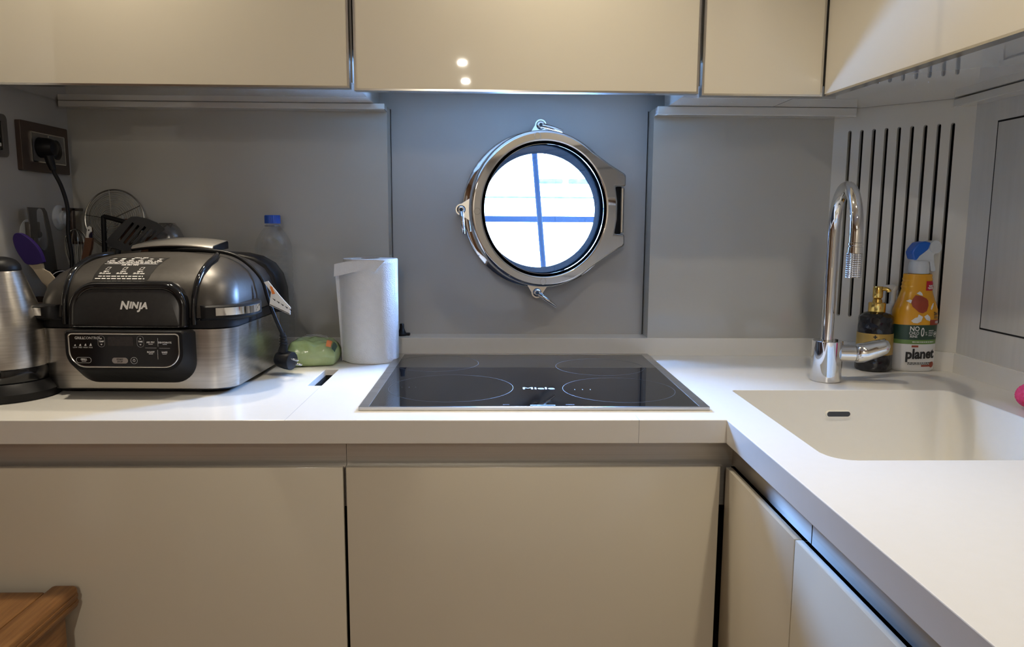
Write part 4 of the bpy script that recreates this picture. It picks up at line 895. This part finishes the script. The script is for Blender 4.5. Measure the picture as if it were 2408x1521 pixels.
# white pump bottle behind
PX, PY = .7895, .3905
root = empty('pump_bottle', (PX, PY, 0), 'white pump bottle hidden between the black dispenser and the spray bottle', 'bottle')
bm = NB(); lathe(bm, [(.0155, .0005), (.0165, .003), (.0165, .108), (.0150, .118), (.0130, .121)], 32, (PX, PY, 0)); part('bottle', bm, WPLAS, root)
bm = NB(); lathe(bm, [(.0152, .1205), (.0155, .122), (.0155, .1335), (.0145, .1345), (.0070, .1350), (.0062, .140), (.0048, .142), (.0048, .1670)], 28, (PX, PY, 0)); part('pump_collar', bm, WPLAS, root)
bm = NB(); lathe(bm, [(.0062, .164), (.0075, .167), (.0075, .1735), (.0060, .1755), (.0001, .1760)], 24, (PX, PY, 0))
tube(bm, spline([(PX, PY, .1720), (PX - .012, PY - .003, .1720), (PX - .026, PY - .006, .1705), (PX - .0340, PY - .008, .1670)], 4), [.0060] * 4 + [.0052] * 4 + [.0042] * 4 + [.0034], 12); part('pump_head', bm, WPLAS, root)

# ------------------------------------------------------------------ cleaner spray bottle
ZX, ZY = .8160, .3510
root = empty('spray_bottle', (ZX, ZY, 0), 'orange, green and white cleaner spray bottle in the corner', 'spray bottle', math.radians(0))
prof = [(.040, .0005), (.0435, .004), (.0446, .020), (.0446, .060), (.0452, .080), (.0458, .105), (.0456, .118), (.0445, .130), (.0400, .143), (.0350, .155), (.0318, .165), (.0300, .172), (.0318, .176), (.0295, .180), (.0308, .184), (.0285, .188), (.0298, .192), (.0280, .196), (.0285, .2005), (.0270, .2030), (.0140, .2035)]
def srad(z):
    for (r0, z0), (r1, z1) in zip(prof, prof[1:]):
        if z0 <= z <= z1: return r0 + (r1 - r0) * (z - z0) / max(z1 - z0, 1e-6)
    return prof[-1][0]
SYR = .60
def sring(r, z, k=1.): return [Vector((ZX + k * r * math.copysign(abs(math.cos(t)) ** .85, math.cos(t)), ZY + k * max(r * SYR, min(r, .019)) * math.copysign(abs(math.sin(t)) ** .85, math.sin(t)), z)) for t in [2 * PI * i / 56 for i in range(56)]]
def band(name, z0, z1, m, lab=None, k=1.0):
    zs = sorted({z0, z1} | {z for _, z in prof if z0 < z < z1} | {z0 + (z1 - z0) * i / 8 for i in range(9)})
    bm = NB(); loft(bm, [sring(srad(z), z, k) for z in zs]); return part(name, bm, m, root, lab, smooth=40)
band('bottle_base', .0005, .0585, WPLAS, 'white lower label area'); band('light_green_band', .0586, .0675, LGREEN); band('dark_green_band', .0676, .0985, DGREEN); band('orange_shoulder', .0986, .2034, ORANGE, 'orange upper bottle')
def sps(u, v, off=.0009):
    r = srad(v); ry = max(r * SYR, min(r, .019)); t = max(-1., min(1., u / r)); c = max(1e-6, 1 - abs(t) ** (2 / .85)) ** (.85 / 2)
    return Vector((ZX + u * 1.004, ZY - ry * c - off, v))
U0 = -.006
bm = NB()
text(bm, 'planet', .0285, lambda u, v: sps(U0 + .0095 + u, .0375 + v + u * .03), bold=.0011, sub=.004, sx=.87)
small_print(bm, U0 - .016, U0 + .036, .0190, .0018, sps, .003); small_print(bm, U0 - .016, U0 + .030, .0160, .0012, sps, .003)
text(bm, '2in1', .0095, lambda u, v: sps(.0325 + u, .1220 + v), bold=.0003, sub=.003, sx=.8)
for k in range(3): flat(bm, rect(.027, .038, .1120 + .0018 * k, .1129 + .0018 * k), sps, 0, .003)
part('black_lettering', bm, BLPR, root, smooth=0)
bm = NB()
text(bm, 'NO', .0135, lambda u, v: sps(-.0130 + u, .0905 + v), sub=.003, sx=.9, bold=.0002); text(bm, 'CHLO', .0090, lambda u, v: sps(-.0135 + u, .0815 + v), sub=.003, sx=.8, bold=.0001); text(bm, 'RINE', .0070, lambda u, v: sps(-.0140 + u, .0745 + v), sub=.003, bold=.0001)
text(bm, '0', .0260, lambda u, v: sps(.0035 + u, .0830 + v), sub=.003, sx=.6, bold=.0003); text(bm, '%', .0110, lambda u, v: sps(.0115 + u, .0805 + v), sub=.003, sx=.6)
for k in range(4): flat(bm, rect(.0165, .0255 + .001 * k, .0760 + .0036 * k, .0772 + .0036 * k), sps, 0, .003)
plate(bm, circle(.0335, .0790, .0056, 24), [circle(.0335, .0790, .0049, 24)], 0, .0002, lambda u, v, t: sps(u, v, .0009 + t)); text(bm, '+', .012, lambda u, v: sps(.0335 + u, .0790 + v), bold=.0006, sub=.003)
small_print(bm, -.016, .032, .0632, .0020, sps, .003)
text(bm, '-25%', .0110, lambda u, v: sps(.0185 + u, .1762 + v, .0016), bold=.0004, sub=.003, sx=.6)
text(bm, '100%', .0070, lambda u, v: sps(.0345 + u, .1040 + v, .0016), bold=.0002, sub=.003, sx=.7)
# white flippers and head of the printed turtle
KT = lambda L: [(-.0040 + (a - .001) * 1.22, .1400 + (b - .1400) * 1.12) for a, b in L]
for sh in ([(-.0045, .1610), (.0008, .1650), (.0045, .1620), (.0060, .1570), (.0010, .1580)], [(-.0205, .1470), (-.0150, .1500), (-.0120, .1485), (-.0140, .1430)], [(.0190, .1330), (.0205, .1380), (.0240, .1430), (.0255, .1435), (.0240, .1370), (.0205, .1310)], [(-.0135, .1110), (-.0075, .1165), (-.0035, .1175), (-.0020, .1230), (.0055, .1185), (.0030, .1100), (-.0030, .1065), (-.0095, .1070)], [(.0075, .1190), (.0130, .1230), (.0175, .1190), (.0190, .1150), (.0185, .1105), (.0120, .1130)]): flat(bm, KT(sh), sps, 0, .004)
part('white_lettering', bm, WPRINT, root, smooth=0)
bm = NB(); flat(bm, KT([(-.0115, .1500), (-.0060, .1580), (.0020, .1570), (.0120, .1520), (.0150, .1480), (.0150, .1390), (.0115, .1290), (.0050, .1250), (-.0020, .1270), (-.0120, .1370), (-.0135, .1430)]), sps, 0, .004); part('printed_shell', bm, SHELLR, root, 'red-brown shell of the printed turtle', smooth=0)
bm = NB(); flat(bm, rect(.0085, .0298, .1695, .1890), sps, 0, .003); part('price_tag', bm, RED, root, 'red discount tag', smooth=0)
bm = NB(); flat(bm, rect(.0180, .0420, .0985, .1095), sps, 0, .003); flat(bm, rect(-.0165, -.0030, .0520, .0560), sps, 0, .003); flat(bm, rect(.0060, .0260, .0112, .0148), sps, 0, .003); flat(bm, circle(.0300, .0150, .0062, 20), sps, 0, .004); part('orange_labels', bm, SHELLR, root, smooth=0)
bm = NB(); lathe(bm, [(.0150, .2035), (.0195, .2040), (.0200, .2060), (.0195, .2200), (.0180, .2260), (.0165, .2300)], 32, (ZX + .001, ZY, 0)); part('trigger_collar', bm, FROST, root)
bm = NB(); prism_y(bm, [(ZX + x, z) for x, z in ((-.016, .2300), (-.019, .2430), (-.016, .2530), (-.007, .2610), (.010, .2660), (.030, .2640), (.0340, .2560), (.0300, .2480), (.0250, .2420), (.0270, .2260), (.0310, .2120), (.0290, .2080), (.0215, .2085), (.0180, .2280))], ZY - .0110, ZY + .0110); o = part('spray_trigger', bm, FROST, root, smooth=30); bevel_mod(o, .003, 3)
bm = NB(); prism_y(bm, [(ZX + x, z) for x, z in ((-.0185, .2330), (-.0235, .2480), (-.0195, .2560), (-.0100, .2680), (.0040, .2705), (.0160, .2680), (.0110, .2540), (.0030, .2470), (-.0060, .2400), (-.0120, .2310))], ZY - .0135, ZY + .0135); o = part('blue_grip', bm, BLUET, root, 'blue trigger shroud', smooth=30); bevel_mod(o, .003, 3)
bm = NB(); lathe(bm, [(.0001, -.017), (.0100, -.0165), (.0128, -.0120), (.0130, .0120), (.0001, .0130)], 28, (ZX + .0240, ZY, .2590), (.25, -1, 0), sx=1.15); part('nozzle', bm, FROST, root)

# ------------------------------------------------------------------ pink scrubber
bm = NB(); t = bmesh.new(); bmesh.ops.create_icosphere(t, subdivisions=5, radius=.029)
for v in t.verts:
    n_ = v.co.normalized(); v.co = Vector((v.co.x * 1.15, v.co.y * 1.05, v.co.z * .80)) * (1 + .035 * math.sin(38 * n_.x + 22 * n_.z) * math.sin(34 * n_.y - 18 * n_.z)) + Vector((.8330, .0020, .0238))
merge(bm, t); thing('scrubbing_sponge', bm, PINK, 'pink knitted scrubbing sponge at the right edge beside the sink', 'sponge', (.833, .002, 0), smooth=60)
